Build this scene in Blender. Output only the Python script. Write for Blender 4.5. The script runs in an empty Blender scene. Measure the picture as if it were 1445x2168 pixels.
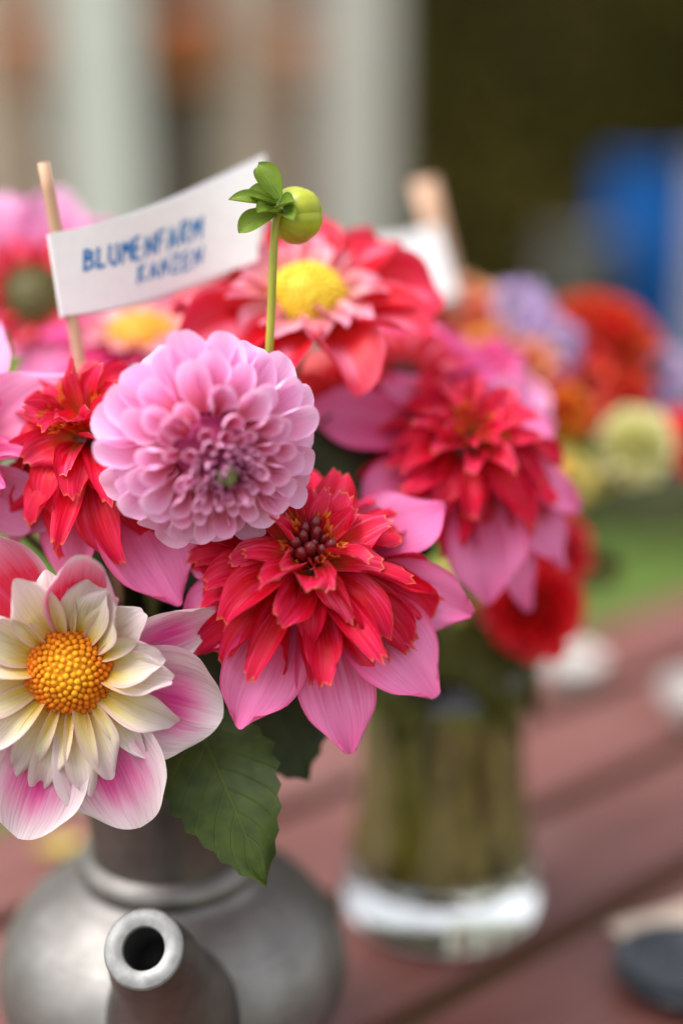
import bpy, math, random
from mathutils import Vector, Matrix
rnd = random.Random(7)
SC = bpy.context.scene
COL = SC.collection
R_ = math.radians

# ------------------------------------------------------------------ camera
PITCH, CAM_H, FPX = R_(16), 0.53, 3011.0
cam_d = bpy.data.cameras.new('camera')
cam = bpy.data.objects.new('camera', cam_d)
COL.objects.link(cam)
cam.location = (0, 0, CAM_H)
cam.rotation_euler = (math.pi / 2 - PITCH, 0, 0)
cam_d.sensor_fit = 'VERTICAL'
cam_d.sensor_height = 36
cam_d.sensor_width = 24
cam_d.lens = 50
cam_d.clip_start = 0.02
cam_d.clip_end = 400
cam_d.dof.use_dof = True
cam_d.dof.focus_distance = 0.653
cam_d.dof.aperture_fstop = 1.2
SC.camera = cam

# ------------------------------------------------------------------ light: bright overcast
SUN_AZ, SUN_EL = -105, 62
world = bpy.data.worlds.new('World')
SC.world = world
world.use_nodes = True
wn = world.node_tree
for n in list(wn.nodes):
    wn.nodes.remove(n)
w_out = wn.nodes.new('ShaderNodeOutputWorld')
w_bg = wn.nodes.new('ShaderNodeBackground')
w_hsv = wn.nodes.new('ShaderNodeHueSaturation')
w_sky = wn.nodes.new('ShaderNodeTexSky')
w_sky.sky_type = 'NISHITA'
w_sky.sun_disc = False
w_sky.sun_elevation = R_(SUN_EL)
w_sky.sun_rotation = R_(SUN_AZ)
w_sky.dust_density = 3.0
w_hsv.inputs['Saturation'].default_value = 0.16
w_bg.inputs['Strength'].default_value = 0.15
wn.links.new(w_sky.outputs[0], w_hsv.inputs['Color'])
wn.links.new(w_hsv.outputs[0], w_bg.inputs['Color'])
wn.links.new(w_bg.outputs[0], w_out.inputs['Surface'])
sun_d = bpy.data.lights.new('sun', 'SUN')
sun_d.energy = 1.4
sun_d.angle = R_(35)
sun_d.color = (1.0, 0.96, 0.9)
sun = bpy.data.objects.new('sun', sun_d)
COL.objects.link(sun)
sun_dir = Vector((math.sin(R_(SUN_AZ)) * math.cos(R_(SUN_EL)), math.cos(R_(SUN_AZ)) * math.cos(R_(SUN_EL)), math.sin(R_(SUN_EL))))
sun.rotation_euler = sun_dir.to_track_quat('Z', 'Y').to_euler()
sun.location = sun_dir * 5
SC.view_settings.view_transform = 'Standard'
SC.view_settings.look = 'None'
SC.view_settings.gamma = 1
SC.view_settings.exposure = 1.2
SC.render.engine = 'CYCLES'
SC.cycles.use_denoising = True
SC.cycles.max_bounces = 10
SC.cycles.transmission_bounces = 10

# ------------------------------------------------------------------ helpers
FW = Vector((0, math.cos(PITCH), -math.sin(PITCH)))
UP = Vector((0, math.sin(PITCH), math.cos(PITCH)))
RT = Vector((1, 0, 0))
TW = -FW
EYE = Vector((0, 0, CAM_H))


def at(px, py, d):
    """photo pixel + depth along the optical axis (metres) -> world point"""
    return EYE + d * (FW + RT * ((px - 722.5) / FPX) - UP * ((py - 1084) / FPX))


def axis(r, u, t):
    return (RT * r + UP * u + TW * t).normalized()


def frame(center, ax):
    """matrix with z along ax, x to the picture's right, at center"""
    z = ax.normalized()
    x = UP.cross(z)
    if x.length < 0.05:
        x = RT.copy()
    x.normalize()
    y = z.cross(x)
    m = Matrix((x, y, z)).transposed().to_4x4()
    m.translation = center
    return m


def smooth(me):
    me.polygons.foreach_set('use_smooth', [True] * len(me.polygons))
    me.update()
    return me


def mesh(name, verts, faces, uvs=None, sm=True):
    me = bpy.data.meshes.new(name)
    me.from_pydata([tuple(v) for v in verts], [], faces)
    if uvs is not None:
        lay = me.uv_layers.new(name='UVMap')
        for lp in me.loops:
            lay.data[lp.index].uv = uvs[lp.vertex_index]
    if sm:
        smooth(me)
    me.update()
    return me


def empty(name, m):
    o = bpy.data.objects.new(name, None)
    o.empty_display_size = 0.02
    COL.objects.link(o)
    o.matrix_world = m
    return o


def tag(o, label=None, cat=None, group=None, kind=None):
    if label: o['label'] = label
    if cat: o['category'] = cat
    if group: o['group'] = group
    if kind: o['kind'] = kind
    return o


def obj(name, me, mat=None, parent=None, m=None):
    if mat is not None and not me.materials:
        me.materials.append(mat)
    o = bpy.data.objects.new(name, me)
    COL.objects.link(o)
    if parent is not None:
        o.parent = parent
    if m is not None:
        o.matrix_local = m
    return o


def box(name, lo, hi, mat, parent=None, bevel=0.0):
    x0, y0, z0 = lo
    x1, y1, z1 = hi
    v = [(x0, y0, z0), (x1, y0, z0), (x1, y1, z0), (x0, y1, z0), (x0, y0, z1), (x1, y0, z1), (x1, y1, z1), (x0, y1, z1)]
    f = [(0, 3, 2, 1), (4, 5, 6, 7), (0, 1, 5, 4), (1, 2, 6, 5), (2, 3, 7, 6), (3, 0, 4, 7)]
    o = obj(name, mesh(name, v, f, sm=False), mat, parent)
    if bevel:
        b = o.modifiers.new('bevel', 'BEVEL')
        b.width = bevel
        b.segments = 2
    return o


def lathe_mesh(name, prof, n=48):
    """prof: list of (r, z); r=0 makes a pole"""
    v, f = [], []
    rings = []
    for r, z in prof:
        if r < 1e-6:
            rings.append([len(v)])
            v.append((0, 0, z))
        else:
            rings.append(list(range(len(v), len(v) + n)))
            for i in range(n):
                a = 2 * math.pi * i / n
                v.append((r * math.cos(a), r * math.sin(a), z))
    for a, b in zip(rings[:-1], rings[1:]):
        for i in range(n):
            j = (i + 1) % n
            if len(a) == 1 and len(b) == 1:
                continue
            if len(a) == 1:
                f.append((a[0], b[j], b[i]))
            elif len(b) == 1:
                f.append((a[i], a[j], b[0]))
            else:
                f.append((a[i], a[j], b[j], b[i]))
    return mesh(name, v, f)


def tube_mesh(name, pts, rad, n=8, cap=True):
    v, f = [], []
    prev = None
    N = len(pts)
    for k, p in enumerate(pts):
        t = (pts[min(k + 1, N - 1)] - pts[max(k - 1, 0)]).normalized()
        if prev is None:
            a = t.orthogonal().normalized()
        else:
            a = (prev - t * prev.dot(t)).normalized()
        prev = a
        b = t.cross(a)
        r = rad(k / (N - 1)) if callable(rad) else rad
        for i in range(n):
            g = 2 * math.pi * i / n
            v.append(p + (a * math.cos(g) + b * math.sin(g)) * r)
        if k:
            o = (k - 1) * n
            for i in range(n):
                j = (i + 1) % n
                f.append((o + i, o + j, o + n + j, o + n + i))
    if cap:
        f.append(tuple(range(n - 1, -1, -1)))
        f.append(tuple(range((N - 1) * n, N * n)))
    return mesh(name, v, f)


def bez(p0, p1, p2, p3, n):
    out = []
    for i in range(n + 1):
        t = i / n
        out.append(p0 * (1 - t) ** 3 + p1 * (3 * t * (1 - t) ** 2) + p2 * (3 * t * t * (1 - t)) + p3 * t ** 3)
    return out


def lerp(a, b, t):
    return a + (b - a) * t


def interp(tab, x):
    if x <= tab[0][0]:
        return tab[0][1]
    for (x0, y0), (x1, y1) in zip(tab[:-1], tab[1:]):
        if x <= x1:
            t = (x - x0) / (x1 - x0)
            t = t * t * (3 - 2 * t)
            return lerp(y0, y1, t)
    return tab[-1][1]


def spline(tab, x):
    n = len(tab)
    for k in range(n - 1):
        if x <= tab[k + 1][0] or k == n - 2:
            (x0, y0), (x1, y1) = tab[k], tab[k + 1]
            m0 = (y1 - tab[k - 1][1]) / (x1 - tab[k - 1][0]) if k else (y1 - y0) / (x1 - x0)
            m1 = (tab[k + 2][1] - y0) / (tab[k + 2][0] - x0) if k < n - 2 else (y1 - y0) / (x1 - x0)
            h = x1 - x0
            t = (x - x0) / h
            return (2 * t ** 3 - 3 * t * t + 1) * y0 + (t ** 3 - 2 * t * t + t) * h * m0 + (-2 * t ** 3 + 3 * t * t) * y1 + (t ** 3 - t * t) * h * m1


# ------------------------------------------------------------------ materials
class NT:
    def __init__(s, name):
        s.m = bpy.data.materials.new(name)
        s.m.use_nodes = True
        s.t = s.m.node_tree
        for n in list(s.t.nodes):
            s.t.nodes.remove(n)
        s.out = s.t.nodes.new('ShaderNodeOutputMaterial')

    def n(s, typ, **kw):
        x = s.t.nodes.new('ShaderNode' + typ)
        for k, v in kw.items():
            setattr(x, k, v)
        return x

    def l(s, a, b):
        s.t.links.new(a, b)

    def set(s, sock, val):
        if hasattr(val, 'is_output'):
            s.l(val, sock)
        else:
            sock.default_value = val

    def math(s, op, a, b=None, c=None):
        x = s.n('Math', operation=op)
        s.set(x.inputs[0], a)
        if b is not None: s.set(x.inputs[1], b)
        if c is not None: s.set(x.inputs[2], c)
        return x.outputs[0]

    def step(s, x, lo, hi, a=0.0, b=1.0):
        r = s.n('MapRange', interpolation_type='SMOOTHSTEP')
        s.set(r.inputs[0], x)
        r.inputs[1].default_value, r.inputs[2].default_value = lo, hi
        r.inputs[3].default_value, r.inputs[4].default_value = a, b
        return r.outputs[0]

    def mix(s, fac, a, b, mode='MIX'):
        x = s.n('Mix', data_type='RGBA', blend_type=mode)
        s.set(x.inputs[0], fac)
        s.set(x.inputs[6], (*a, 1) if isinstance(a, tuple) and len(a) == 3 else a)
        s.set(x.inputs[7], (*b, 1) if isinstance(b, tuple) and len(b) == 3 else b)
        return x.outputs[2]

    def ramp(s, x, stops):
        r = s.n('ValToRGB')
        e = r.color_ramp.elements
        while len(e) < len(stops):
            e.new(0.5)
        for k, (p, c) in enumerate(stops):
            e[k].position = p
            e[k].color = (*c, 1)
        s.set(r.inputs[0], x)
        return r.outputs[0]

    def noise(s, vec, scale, detail=3, rough=0.55):
        x = s.n('TexNoise')
        x.inputs['Scale'].default_value = scale
        x.inputs['Detail'].default_value = detail
        x.inputs['Roughness'].default_value = rough
        if vec is not None: s.l(vec, x.inputs['Vector'])
        return x.outputs['Fac']

    def bump(s, h, strength, dist):
        b = s.n('Bump')
        b.inputs['Strength'].default_value = strength
        b.inputs['Distance'].default_value = dist
        s.l(h, b.inputs['Height'])
        return b.outputs[0]

    def principled(s, col, rough=0.5, metal=0.0, spec=0.5, normal=None, **kw):
        p = s.n('BsdfPrincipled')
        s.set(p.inputs['Base Color'], (*col, 1) if isinstance(col, tuple) and len(col) == 3 else col)
        s.set(p.inputs['Roughness'], rough)
        p.inputs['Metallic'].default_value = metal
        p.inputs['Specular IOR Level'].default_value = spec
        if normal is not None: s.l(normal, p.inputs['Normal'])
        for k, v in kw.items():
            p.inputs[k].default_value = v
        return p.outputs[0]

    def done(s, shader):
        s.l(shader, s.out.inputs['Surface'])
        return s.m


def petal_mat(name, stops, edge=None, mid=None, tip=None, streak=None, rough=0.45, trans=0.3, vary=0.12, bump=0.35, spec=0.4, veins=0.45):
    """stops: pigment along the petal; edge=(col, start, strength); mid=(col, half width, v0, v1, v2, v3); tip=(col, start); streak=(col, amount)"""
    T = NT(name)
    uv = T.n('UVMap')
    sp = T.n('SeparateXYZ')
    T.l(uv.outputs[0], sp.inputs[0])
    u, v = sp.outputs[0], sp.outputs[1]
    eu = T.math('ABSOLUTE', T.math('MULTIPLY_ADD', u, 2.0, -1.0))
    oi = T.n('ObjectInfo')
    cb = T.n('CombineXYZ')
    T.l(T.math('MULTIPLY', u, 16.0), cb.inputs[0])
    T.l(T.math('MULTIPLY', v, 1.3), cb.inputs[1])
    T.l(T.math('MULTIPLY', oi.outputs['Random'], 60.0), cb.inputs[2])
    ns = T.noise(cb.outputs[0], 1.0, 4, 0.6)
    cb2 = T.n('CombineXYZ')
    T.l(T.math('MULTIPLY', u, 2.5), cb2.inputs[0])
    T.l(T.math('MULTIPLY', v, 2.5), cb2.inputs[1])
    T.l(T.math('MULTIPLY', oi.outputs['Random'], 31.0), cb2.inputs[2])
    blotch = T.noise(cb2.outputs[0], 1.0, 2)
    vv = T.math('ADD', v, T.math('MULTIPLY_ADD', ns, 0.16, -0.08))
    cb3 = T.n('CombineXYZ')
    T.l(T.math('ADD', T.math('MULTIPLY', u, 46.0), T.math('MULTIPLY', blotch, 3.0)), cb3.inputs[0])
    T.l(T.math('MULTIPLY', v, 2.2), cb3.inputs[1])
    T.l(T.math('MULTIPLY', oi.outputs['Random'], 17.0), cb3.inputs[2])
    vein = T.noise(cb3.outputs[0], 1.0, 2, 0.5)
    col = T.ramp(vv, stops)
    if mid:
        mc, hw, v0, v1, v2, v3 = mid
        f = T.math('MULTIPLY', T.step(T.math('ADD', eu, T.math('MULTIPLY_ADD', ns, 0.5, -0.25)), 0.05, hw, 1, 0), T.step(vv, v0, v1))
        f = T.math('MULTIPLY', f, T.step(vv, v2, v3, 1, 0))
        col = T.mix(f, col, mc)
    if edge:
        ec, e0, es = edge
        f = T.math('MULTIPLY', T.step(T.math('ADD', eu, T.math('MULTIPLY_ADD', ns, 0.3, -0.15)), e0, 1.0), es)
        col = T.mix(f, col, ec)
    if streak:
        sc, sa = streak
        f = T.math('MULTIPLY', T.step(ns, 0.46, 0.68), sa)
        f = T.math('MULTIPLY', f, T.step(blotch, 0.3, 0.62, 0.3, 1.0))
        col = T.mix(f, col, sc)
    if tip:
        tc, t0 = tip
        tf_ = T.math('MULTIPLY', T.step(v, t0, min(1.0, t0 + 0.05)), T.step(vein, 0.42, 0.60, 0.15, 0.9))
        col = T.mix(tf_, col, tc)
    dk = T.mix(1.0, col, (0.74, 0.62, 0.68), 'MULTIPLY')
    col = T.mix(T.math('MULTIPLY', T.step(vein, 0.50, 0.66), veins), col, dk)
    col = T.mix(T.step(blotch, 0.55, 0.8, 0, 0.25), col, dk)
    hs = T.n('HueSaturation')
    T.l(col, hs.inputs['Color'])
    T.l(T.math('MULTIPLY_ADD', oi.outputs['Random'], vary * 2, 1 - vary), hs.inputs['Value'])
    col = hs.outputs[0]
    nb = T.bump(T.math('ADD', ns, T.math('MULTIPLY', vein, 0.35)), bump, 0.0007)
    p = T.principled(col, rough, spec=spec, normal=nb)
    tr = T.n('BsdfTranslucent')
    T.l(col, tr.inputs[0])
    mx = T.n('MixShader')
    mx.inputs[0].default_value = trans
    T.l(p, mx.inputs[1])
    T.l(tr.outputs[0], mx.inputs[2])
    return T.done(mx.outputs[0])


def plain_mat(name, c1, c2, scale=60, rough=0.5, bump=0.2, dist=0.001, metal=0.0, spec=0.5, coords='Object', stretch=(1, 1, 1)):
    T = NT(name)
    tc = T.n('TexCoord')
    mp = T.n('Mapping')
    mp.inputs['Scale'].default_value = stretch
    T.l(tc.outputs[coords], mp.inputs[0])
    ns = T.noise(mp.outputs[0], scale, 5)
    col = T.mix(T.step(ns, 0.3, 0.7), c1, c2)
    return T.done(T.principled(col, rough, metal, spec, T.bump(ns, bump, dist)))


def leaf_mat(name, c1, c2, vein, rough=0.42, trans=0.22):
    T = NT(name)
    uv = T.n('UVMap')
    sp = T.n('SeparateXYZ')
    T.l(uv.outputs[0], sp.inputs[0])
    u, v = sp.outputs[0], sp.outputs[1]
    eu = T.math('ABSOLUTE', T.math('MULTIPLY_ADD', u, 2.0, -1.0))
    k = T.math('FRACT', T.math('SUBTRACT', T.math('MULTIPLY', v, 8.0), T.math('MULTIPLY', eu, 2.2)))
    tri = T.math('ABSOLUTE', T.math('MULTIPLY_ADD', k, 2.0, -1.0))
    side = T.step(tri, 0.86, 1.0)
    rib = T.step(eu, 0.0, 0.045, 1, 0)
    tc = T.n('TexCoord')
    ns = T.noise(tc.outputs['Object'], 90, 4)
    col = T.mix(T.step(ns, 0.3, 0.7), c1, c2)
    col = T.mix(T.math('MULTIPLY', side, 0.35), col, vein)
    col = T.mix(T.math('MULTIPLY', rib, 0.75), col, vein)
    h = T.math('ADD', T.math('MULTIPLY', T.math('MAXIMUM', side, rib), -1.0), T.math('MULTIPLY', ns, 0.5))
    p = T.principled(col, rough, spec=0.18, normal=T.bump(h, 0.5, 0.0006))
    tr = T.n('BsdfTranslucent')
    T.l(col, tr.inputs[0])
    mx = T.n('MixShader')
    mx.inputs[0].default_value = trans
    T.l(p, mx.inputs[1])
    T.l(tr.outputs[0], mx.inputs[2])
    return T.done(mx.outputs[0])


M = {}
# pale pink ball dahlia
M['ball_outer'] = petal_mat('ball_outer', [(0.0, (0.76, 0.14, 0.22)), (0.34, (0.88, 0.30, 0.46)), (0.64, (0.93, 0.43, 0.70)), (1.0, (0.96, 0.62, 0.90))], edge=((0.96, 0.66, 0.92), 0.6, 0.6), rough=0.55, trans=0.33, vary=0.05, bump=0.25, spec=0.2, veins=.3)
M['ball_inner'] = petal_mat('ball_inner', [(0.0, (0.62, 0.07, 0.12)), (0.5, (0.80, 0.22, 0.38)), (0.78, (0.88, 0.38, 0.62)), (1.0, (0.93, 0.54, 0.80))], edge=((0.93, 0.54, 0.80), 0.6, 0.5), rough=0.55, trans=0.3, vary=0.06, bump=0.25, spec=0.2, veins=.3)
M['ball_core'] = petal_mat('ball_core', [(0.0, (0.36, 0.04, 0.14)), (0.6, (0.50, 0.10, 0.26)), (1.0, (0.76, 0.34, 0.56))], rough=0.55, trans=0.2, vary=0.12, bump=0.2, spec=0.2)
M['core_green'] = plain_mat('core_green', (0.12, 0.20, 0.03), (0.24, 0.28, 0.06), 300, 0.5)
# red anemone dahlia
M['red'] = petal_mat('red', [(0.0, (0.76, 0.14, 0.02)), (0.18, (0.68, 0.012, 0.010)), (0.6, (0.66, 0.004, 0.020)), (1.0, (0.72, 0.010, 0.065))], edge=((0.50, 0.003, 0.008), 0.6, 0.75), streak=((0.86, 0.050, 0.19), 0.75), tip=((0.72, 0.24, 0.06), 0.965), rough=0.38, trans=0.28, vary=0.14, bump=0.6, spec=0.18)
M['red_hot'] = petal_mat('red_hot', [(0.0, (0.76, 0.30, 0.04)), (0.32, (0.72, 0.07, 0.02)), (0.6, (0.68, 0.008, 0.03)), (1.0, (0.74, 0.02, 0.10))], edge=((0.58, 0.004, 0.012), 0.7, 0.6), streak=((0.84, 0.13, 0.26), 0.65), tip=((0.74, 0.32, 0.08), 0.965), rough=0.38, trans=0.28, vary=0.14, bump=0.6, spec=0.18)
M['red_tube'] = petal_mat('red_tube', [(0.0, (0.75, 0.33, 0.05)), (0.45, (0.72, 0.16, 0.02)), (0.8, (0.60, 0.03, 0.015)), (1.0, (0.60, 0.02, 0.015))], tip=((0.82, 0.36, 0.05), 0.88), rough=0.4, trans=0.25, vary=0.2, bump=0.5)
M['maroon'] = plain_mat('maroon', (0.11, 0.005, 0.009), (0.20, 0.010, 0.016), 400, 0.35, 0.2, 0.0005)
M['pink_ray'] = petal_mat('pink_ray', [(0.0, (0.64, 0.015, 0.08)), (0.4, (0.76, 0.06, 0.23)), (0.72, (0.88, 0.22, 0.50)), (1.0, (0.86, 0.16, 0.42))], edge=((0.70, 0.04, 0.20), 0.84, 0.7), streak=((0.90, 0.34, 0.62), 0.4), rough=0.45, trans=0.3, vary=0.1, bump=0.5, spec=.25)
# white and pink collarette
M['white_ray'] = petal_mat('white_ray', [(0.0, (0.66, 0.40, 0.16)), (0.25, (0.70, 0.32, 0.46)), (0.7, (0.72, 0.44, 0.58)), (1.0, (0.72, 0.62, 0.64))], edge=((0.72, 0.65, 0.64), 0.45, 0.85), mid=((0.72, 0.06, 0.30), 0.85, 0.1, 0.6, 0.62, 0.98), streak=((0.72, 0.36, 0.52), 0.6), rough=0.55, trans=0.34, vary=0.05, bump=0.55, spec=0.2, veins=.55)
M['white_ray_red'] = petal_mat('white_ray_red', [(0.0, (0.58, 0.02, 0.03)), (0.6, (0.62, 0.02, 0.06)), (0.88, (0.64, 0.24, 0.38)), (1.0, (0.62, 0.54, 0.56))], edge=((0.62, 0.38, 0.48), 0.72, 0.9), streak=((0.68, 0.10, 0.26), 0.5), rough=0.55, trans=0.3, vary=0.05, bump=0.5, spec=0.22)
M['white_collar'] = petal_mat('white_collar', [(0.0, (0.42, 0.19, 0.01)), (0.26, (0.66, 0.44, 0.05)), (0.52, (0.70, 0.61, 0.36)), (0.78, (0.70, 0.61, 0.56)), (1.0, (0.70, 0.57, 0.60))], edge=((0.68, 0.42, 0.50), 0.78, 0.6), streak=((0.68, 0.50, 0.50), 0.45), rough=0.55, trans=0.32, vary=0.06, bump=0.5, spec=0.22)
T = NT('orange_disc')
tc = T.n('TexCoord')
ln = T.n('VectorMath', operation='LENGTH')
sx = T.n('VectorMath', operation='MULTIPLY')
sx.inputs[1].default_value = (1, 1, 0)
T.l(tc.outputs['Object'], sx.inputs[0])
T.l(sx.outputs[0], ln.inputs[0])
ns = T.noise(tc.outputs['Object'], 420, 2)
col = T.mix(T.step(T.math('ADD', ln.outputs['Value'], T.math('MULTIPLY_ADD', ns, .012, -.006)), .006, .018), (0.80, 0.36, 0.012), (0.60, 0.14, 0.003))
col = T.mix(T.step(ns, .5, .75, 0, .7), col, (0.46, 0.10, 0.002))
M['orange_disc'] = T.done(T.principled(col, .55, spec=.2, normal=T.bump(ns, .3, .0005)))
M['yellow_disc'] = plain_mat('yellow_disc', (0.78, 0.50, 0.015), (0.85, 0.66, 0.05), 250, 0.5)
M['amber_disc'] = plain_mat('amber_disc', (0.76, 0.34, 0.02), (0.82, 0.46, 0.04), 250, 0.5)
M['green_disc'] = plain_mat('green_disc', (0.07, 0.08, 0.012), (0.14, 0.10, 0.02), 250, 0.5)
# the blurred ones
M['rose_ray'] = petal_mat('rose_ray', [(0.0, (0.72, 0.05, 0.03)), (0.5, (0.70, 0.008, 0.018)), (1.0, (0.74, 0.04, 0.10))], edge=((0.82, 0.16, 0.26), 0.82, 0.7), mid=((0.84, 0.18, 0.30), 0.30, 0.35, 0.55, 0.7, 0.95), rough=0.42, trans=0.25, spec=0.25)
M['rose_collar'] = petal_mat('rose_collar', [(0.0, (0.80, 0.42, 0.10)), (0.35, (0.84, 0.36, 0.34)), (1.0, (0.86, 0.34, 0.52))], streak=((0.70, 0.05, 0.10), 0.5), rough=0.45, trans=0.3)
M['deep_red'] = petal_mat('deep_red', [(0.0, (0.50, 0.008, 0.008)), (0.6, (0.80, 0.008, 0.012)), (1.0, (0.86, 0.025, 0.045))], rough=0.4, trans=0.25, spec=0.4)
M['magenta'] = petal_mat('magenta', [(0.0, (0.42, 0.006, 0.06)), (0.6, (0.60, 0.02, 0.16)), (1.0, (0.76, 0.10, 0.36))], streak=((0.80, 0.18, 0.42), 0.4), rough=0.42, trans=0.3)
M['bright_pink'] = petal_mat('bright_pink', [(0.0, (0.62, 0.06, 0.16)), (0.5, (0.82, 0.26, 0.52)), (1.0, (0.88, 0.42, 0.70))], rough=0.5, trans=0.32, spec=0.3)
M['apricot'] = petal_mat('apricot', [(0.0, (0.55, 0.04, 0.01)), (0.5, (0.70, 0.18, 0.04)), (1.0, (0.78, 0.42, 0.22))], rough=0.5, trans=0.3)
M['orange_red'] = petal_mat('orange_red', [(0.0, (0.45, 0.01, 0.006)), (0.6, (0.62, 0.03, 0.012)), (1.0, (0.72, 0.12, 0.035))], rough=0.5, trans=0.3)
M['orange'] = petal_mat('orange', [(0.0, (0.55, 0.06, 0.005)), (1.0, (0.78, 0.24, 0.01))], rough=0.5, trans=0.3)
M['lavender'] = petal_mat('lavender', [(0.0, (0.40, 0.24, 0.50)), (1.0, (0.56, 0.42, 0.72))], rough=0.5, trans=0.3)
M['lime'] = petal_mat('lime', [(0.0, (0.50, 0.50, 0.12)), (0.6, (0.74, 0.72, 0.32)), (1.0, (0.82, 0.80, 0.50))], rough=0.5, trans=0.3)
M['straw'] = petal_mat('straw', [(0.0, (0.40, 0.30, 0.05)), (1.0, (0.68, 0.56, 0.16))], rough=0.5, trans=0.3)
# greens
M['stem'] = plain_mat('stem', (0.27, 0.27, 0.022), (0.38, 0.34, 0.035), 40, 0.42, 0.25, 0.0006, stretch=(1, 1, 0.2))
M['stem_dark'] = plain_mat('stem_dark', (0.07, 0.10, 0.02), (0.13, 0.14, 0.03), 60, 0.45)
M['stem_wet'] = plain_mat('stem_wet', (0.36, 0.30, 0.035), (0.54, 0.44, 0.075), 40, 0.4)
M['leaf'] = leaf_mat('leaf', (0.022, 0.038, 0.005), (0.042, 0.062, 0.008), (0.060, 0.080, 0.014))
M['leaf_dark'] = leaf_mat('leaf_dark', (0.022, 0.034, 0.010), (0.034, 0.048, 0.014), (0.05, 0.06, 0.02), trans=0.12)
M['leaf_light'] = leaf_mat('leaf_light', (0.11, 0.19, 0.02), (0.17, 0.26, 0.03), (0.26, 0.32, 0.08))
M['leaf_olive'] = leaf_mat('leaf_olive', (0.060, 0.066, 0.010), (0.090, 0.088, 0.015), (0.12, 0.12, 0.025), trans=0.15)
M['leaf_grey'] = leaf_mat('leaf_grey', (0.16, 0.24, 0.12), (0.20, 0.28, 0.15), (0.26, 0.32, 0.18))
M['sepal'] = leaf_mat('sepal', (0.10, 0.17, 0.015), (0.15, 0.23, 0.025), (0.24, 0.30, 0.05), rough=0.35, trans=0.2)


# ------------------------------------------------------------------ petals
def petal_mesh(name, L, W, prof, nu=8, nv=10, roll=(0.5, 0.2), bend=(0, 0), tipk=0.25, tipp=2.0, teeth=0.0, ruffle=0.0,
               fold=0.0, twist=0.0, seed=0, point=0.0, notch=0.0, tcount=3, ridge=0.0):
    """sheet petal: x along its length, y across, z towards the inner face"""
    g = random.Random(seed)
    n_tab = 48
    tab = [(0.0, 0.0)]
    hd = []
    for k in range(n_tab + 1):
        s = 1.4 * k / n_tab
        hd.append(bend[0] * s + bend[1] * s * s)
        if k:
            a = 0.5 * (hd[k] + hd[k - 1])
            tab.append((tab[-1][0] + math.cos(a) * 1.4 / n_tab, tab[-1][1] + math.sin(a) * 1.4 / n_tab))

    def cl(s):
        q = max(0, min(n_tab - 1e-6, s / 1.4 * n_tab))
        k = int(q)
        t = q - k
        return lerp(tab[k][0], tab[k + 1][0], t), lerp(tab[k][1], tab[k + 1][1], t), lerp(hd[k], hd[k + 1], t)

    th = [g.uniform(0.6, 1.3) for _ in range(9)]
    ph = g.uniform(0, 6.28)
    ph2 = g.uniform(0, 6.28)
    asym = g.uniform(-0.05, 0.05)
    verts, uvs, faces = [], [], []
    for j in range(nv + 1):
        v = j / nv
        v = 1 - (1 - v) ** 1.15
        w = W * max(.01, spline(prof, v))
        rho = lerp(roll[0], roll[1], v ** 0.8)
        if abs(rho) < 0.01: rho = 0.01
        for i in range(nu + 1):
            u = -1 + 2 * i / nu
            tf = 1 - tipk * abs(u) ** tipp + asym * u + point * (1 - abs(u)) ** 2 - notch * max(0, 1 - abs(u) * 3)
            if teeth:
                per = 2.0 / (tcount + 1)
                q = (u + 1) / per
                k = int(round(q))
                tri = 1 - 2 * abs(q - k)
                if k in (0, tcount + 1): tri *= 0.2
                tf += teeth * th[k % 9] * tri * (1.0 if v > 0.80 else 0.0) * (1 if v > .97 else (v - .8) / .2 * .6)
            s = v * tf
            cx, cz, a = cl(s)
            y = w * math.sin(rho * u) / rho
            h = w * (1 - math.cos(rho * u)) / rho
            h += ruffle * L * v * v * (math.sin(v * 7 + ph + u * 1.7) * abs(u) + 0.5 * math.sin(u * 5 + ph2) * v)
            h += fold * abs(u) * w
            if ridge: h += ridge * math.sin(u * 11 + ph) * math.sin(math.pi * min(1, v * 1.05)) * (1 - u * u)
            tw = twist * v
            y, h = y * math.cos(tw) - h * math.sin(tw), y * math.sin(tw) + h * math.cos(tw)
            verts.append((cx * L - math.sin(a) * h, y, cz * L + math.cos(a) * h))
            uvs.append((0.5 + 0.5 * u, v))
    for j in range(nv):
        for i in range(nu):
            a = j * (nu + 1) + i
            faces.append((a, a + nu + 1, a + nu + 2, a + 1))
    return mesh(name, verts, faces, uvs)


P_SPOON = [(0, 0.34), (0.35, 0.62), (0.72, 1.0), (1.0, 0.92)]
P_STRAP = [(0, 0.45), (0.3, 0.82), (0.6, 1.0), (0.87, 0.92), (1.0, 0.68)]
P_BLUNT = [(0, 0.36), (0.3, 0.78), (0.65, 1.0), (0.9, 0.86), (1.0, 0.62)]
P_RAY = [(0, 0.28), (0.3, 0.75), (0.6, 1.0), (0.82, 0.84), (0.95, 0.46), (1.0, 0.22)]
P_ROUND = [(0, 0.30), (0.3, 0.74), (0.62, 1.0), (0.85, 0.95), (1.0, 0.70)]
P_LEAF = [(0, 0.10), (0.1, 0.5), (0.35, 1.0), (0.6, 0.86), (0.85, 0.42), (1.0, 0.03)]


def place(theta, phi, r0=0.0, z0=0.0, spin=0.0):
    """theta: azimuth, phi: angle from the flower's axis (degrees)"""
    th, e = R_(theta), R_(90 - phi)
    m = Matrix.Rotation(th, 4, 'Z') @ Matrix.Translation((r0, 0, z0)) @ Matrix.Rotation(-e, 4, 'Y') @ Matrix.Rotation(R_(spin), 4, 'X')
    return m


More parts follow.
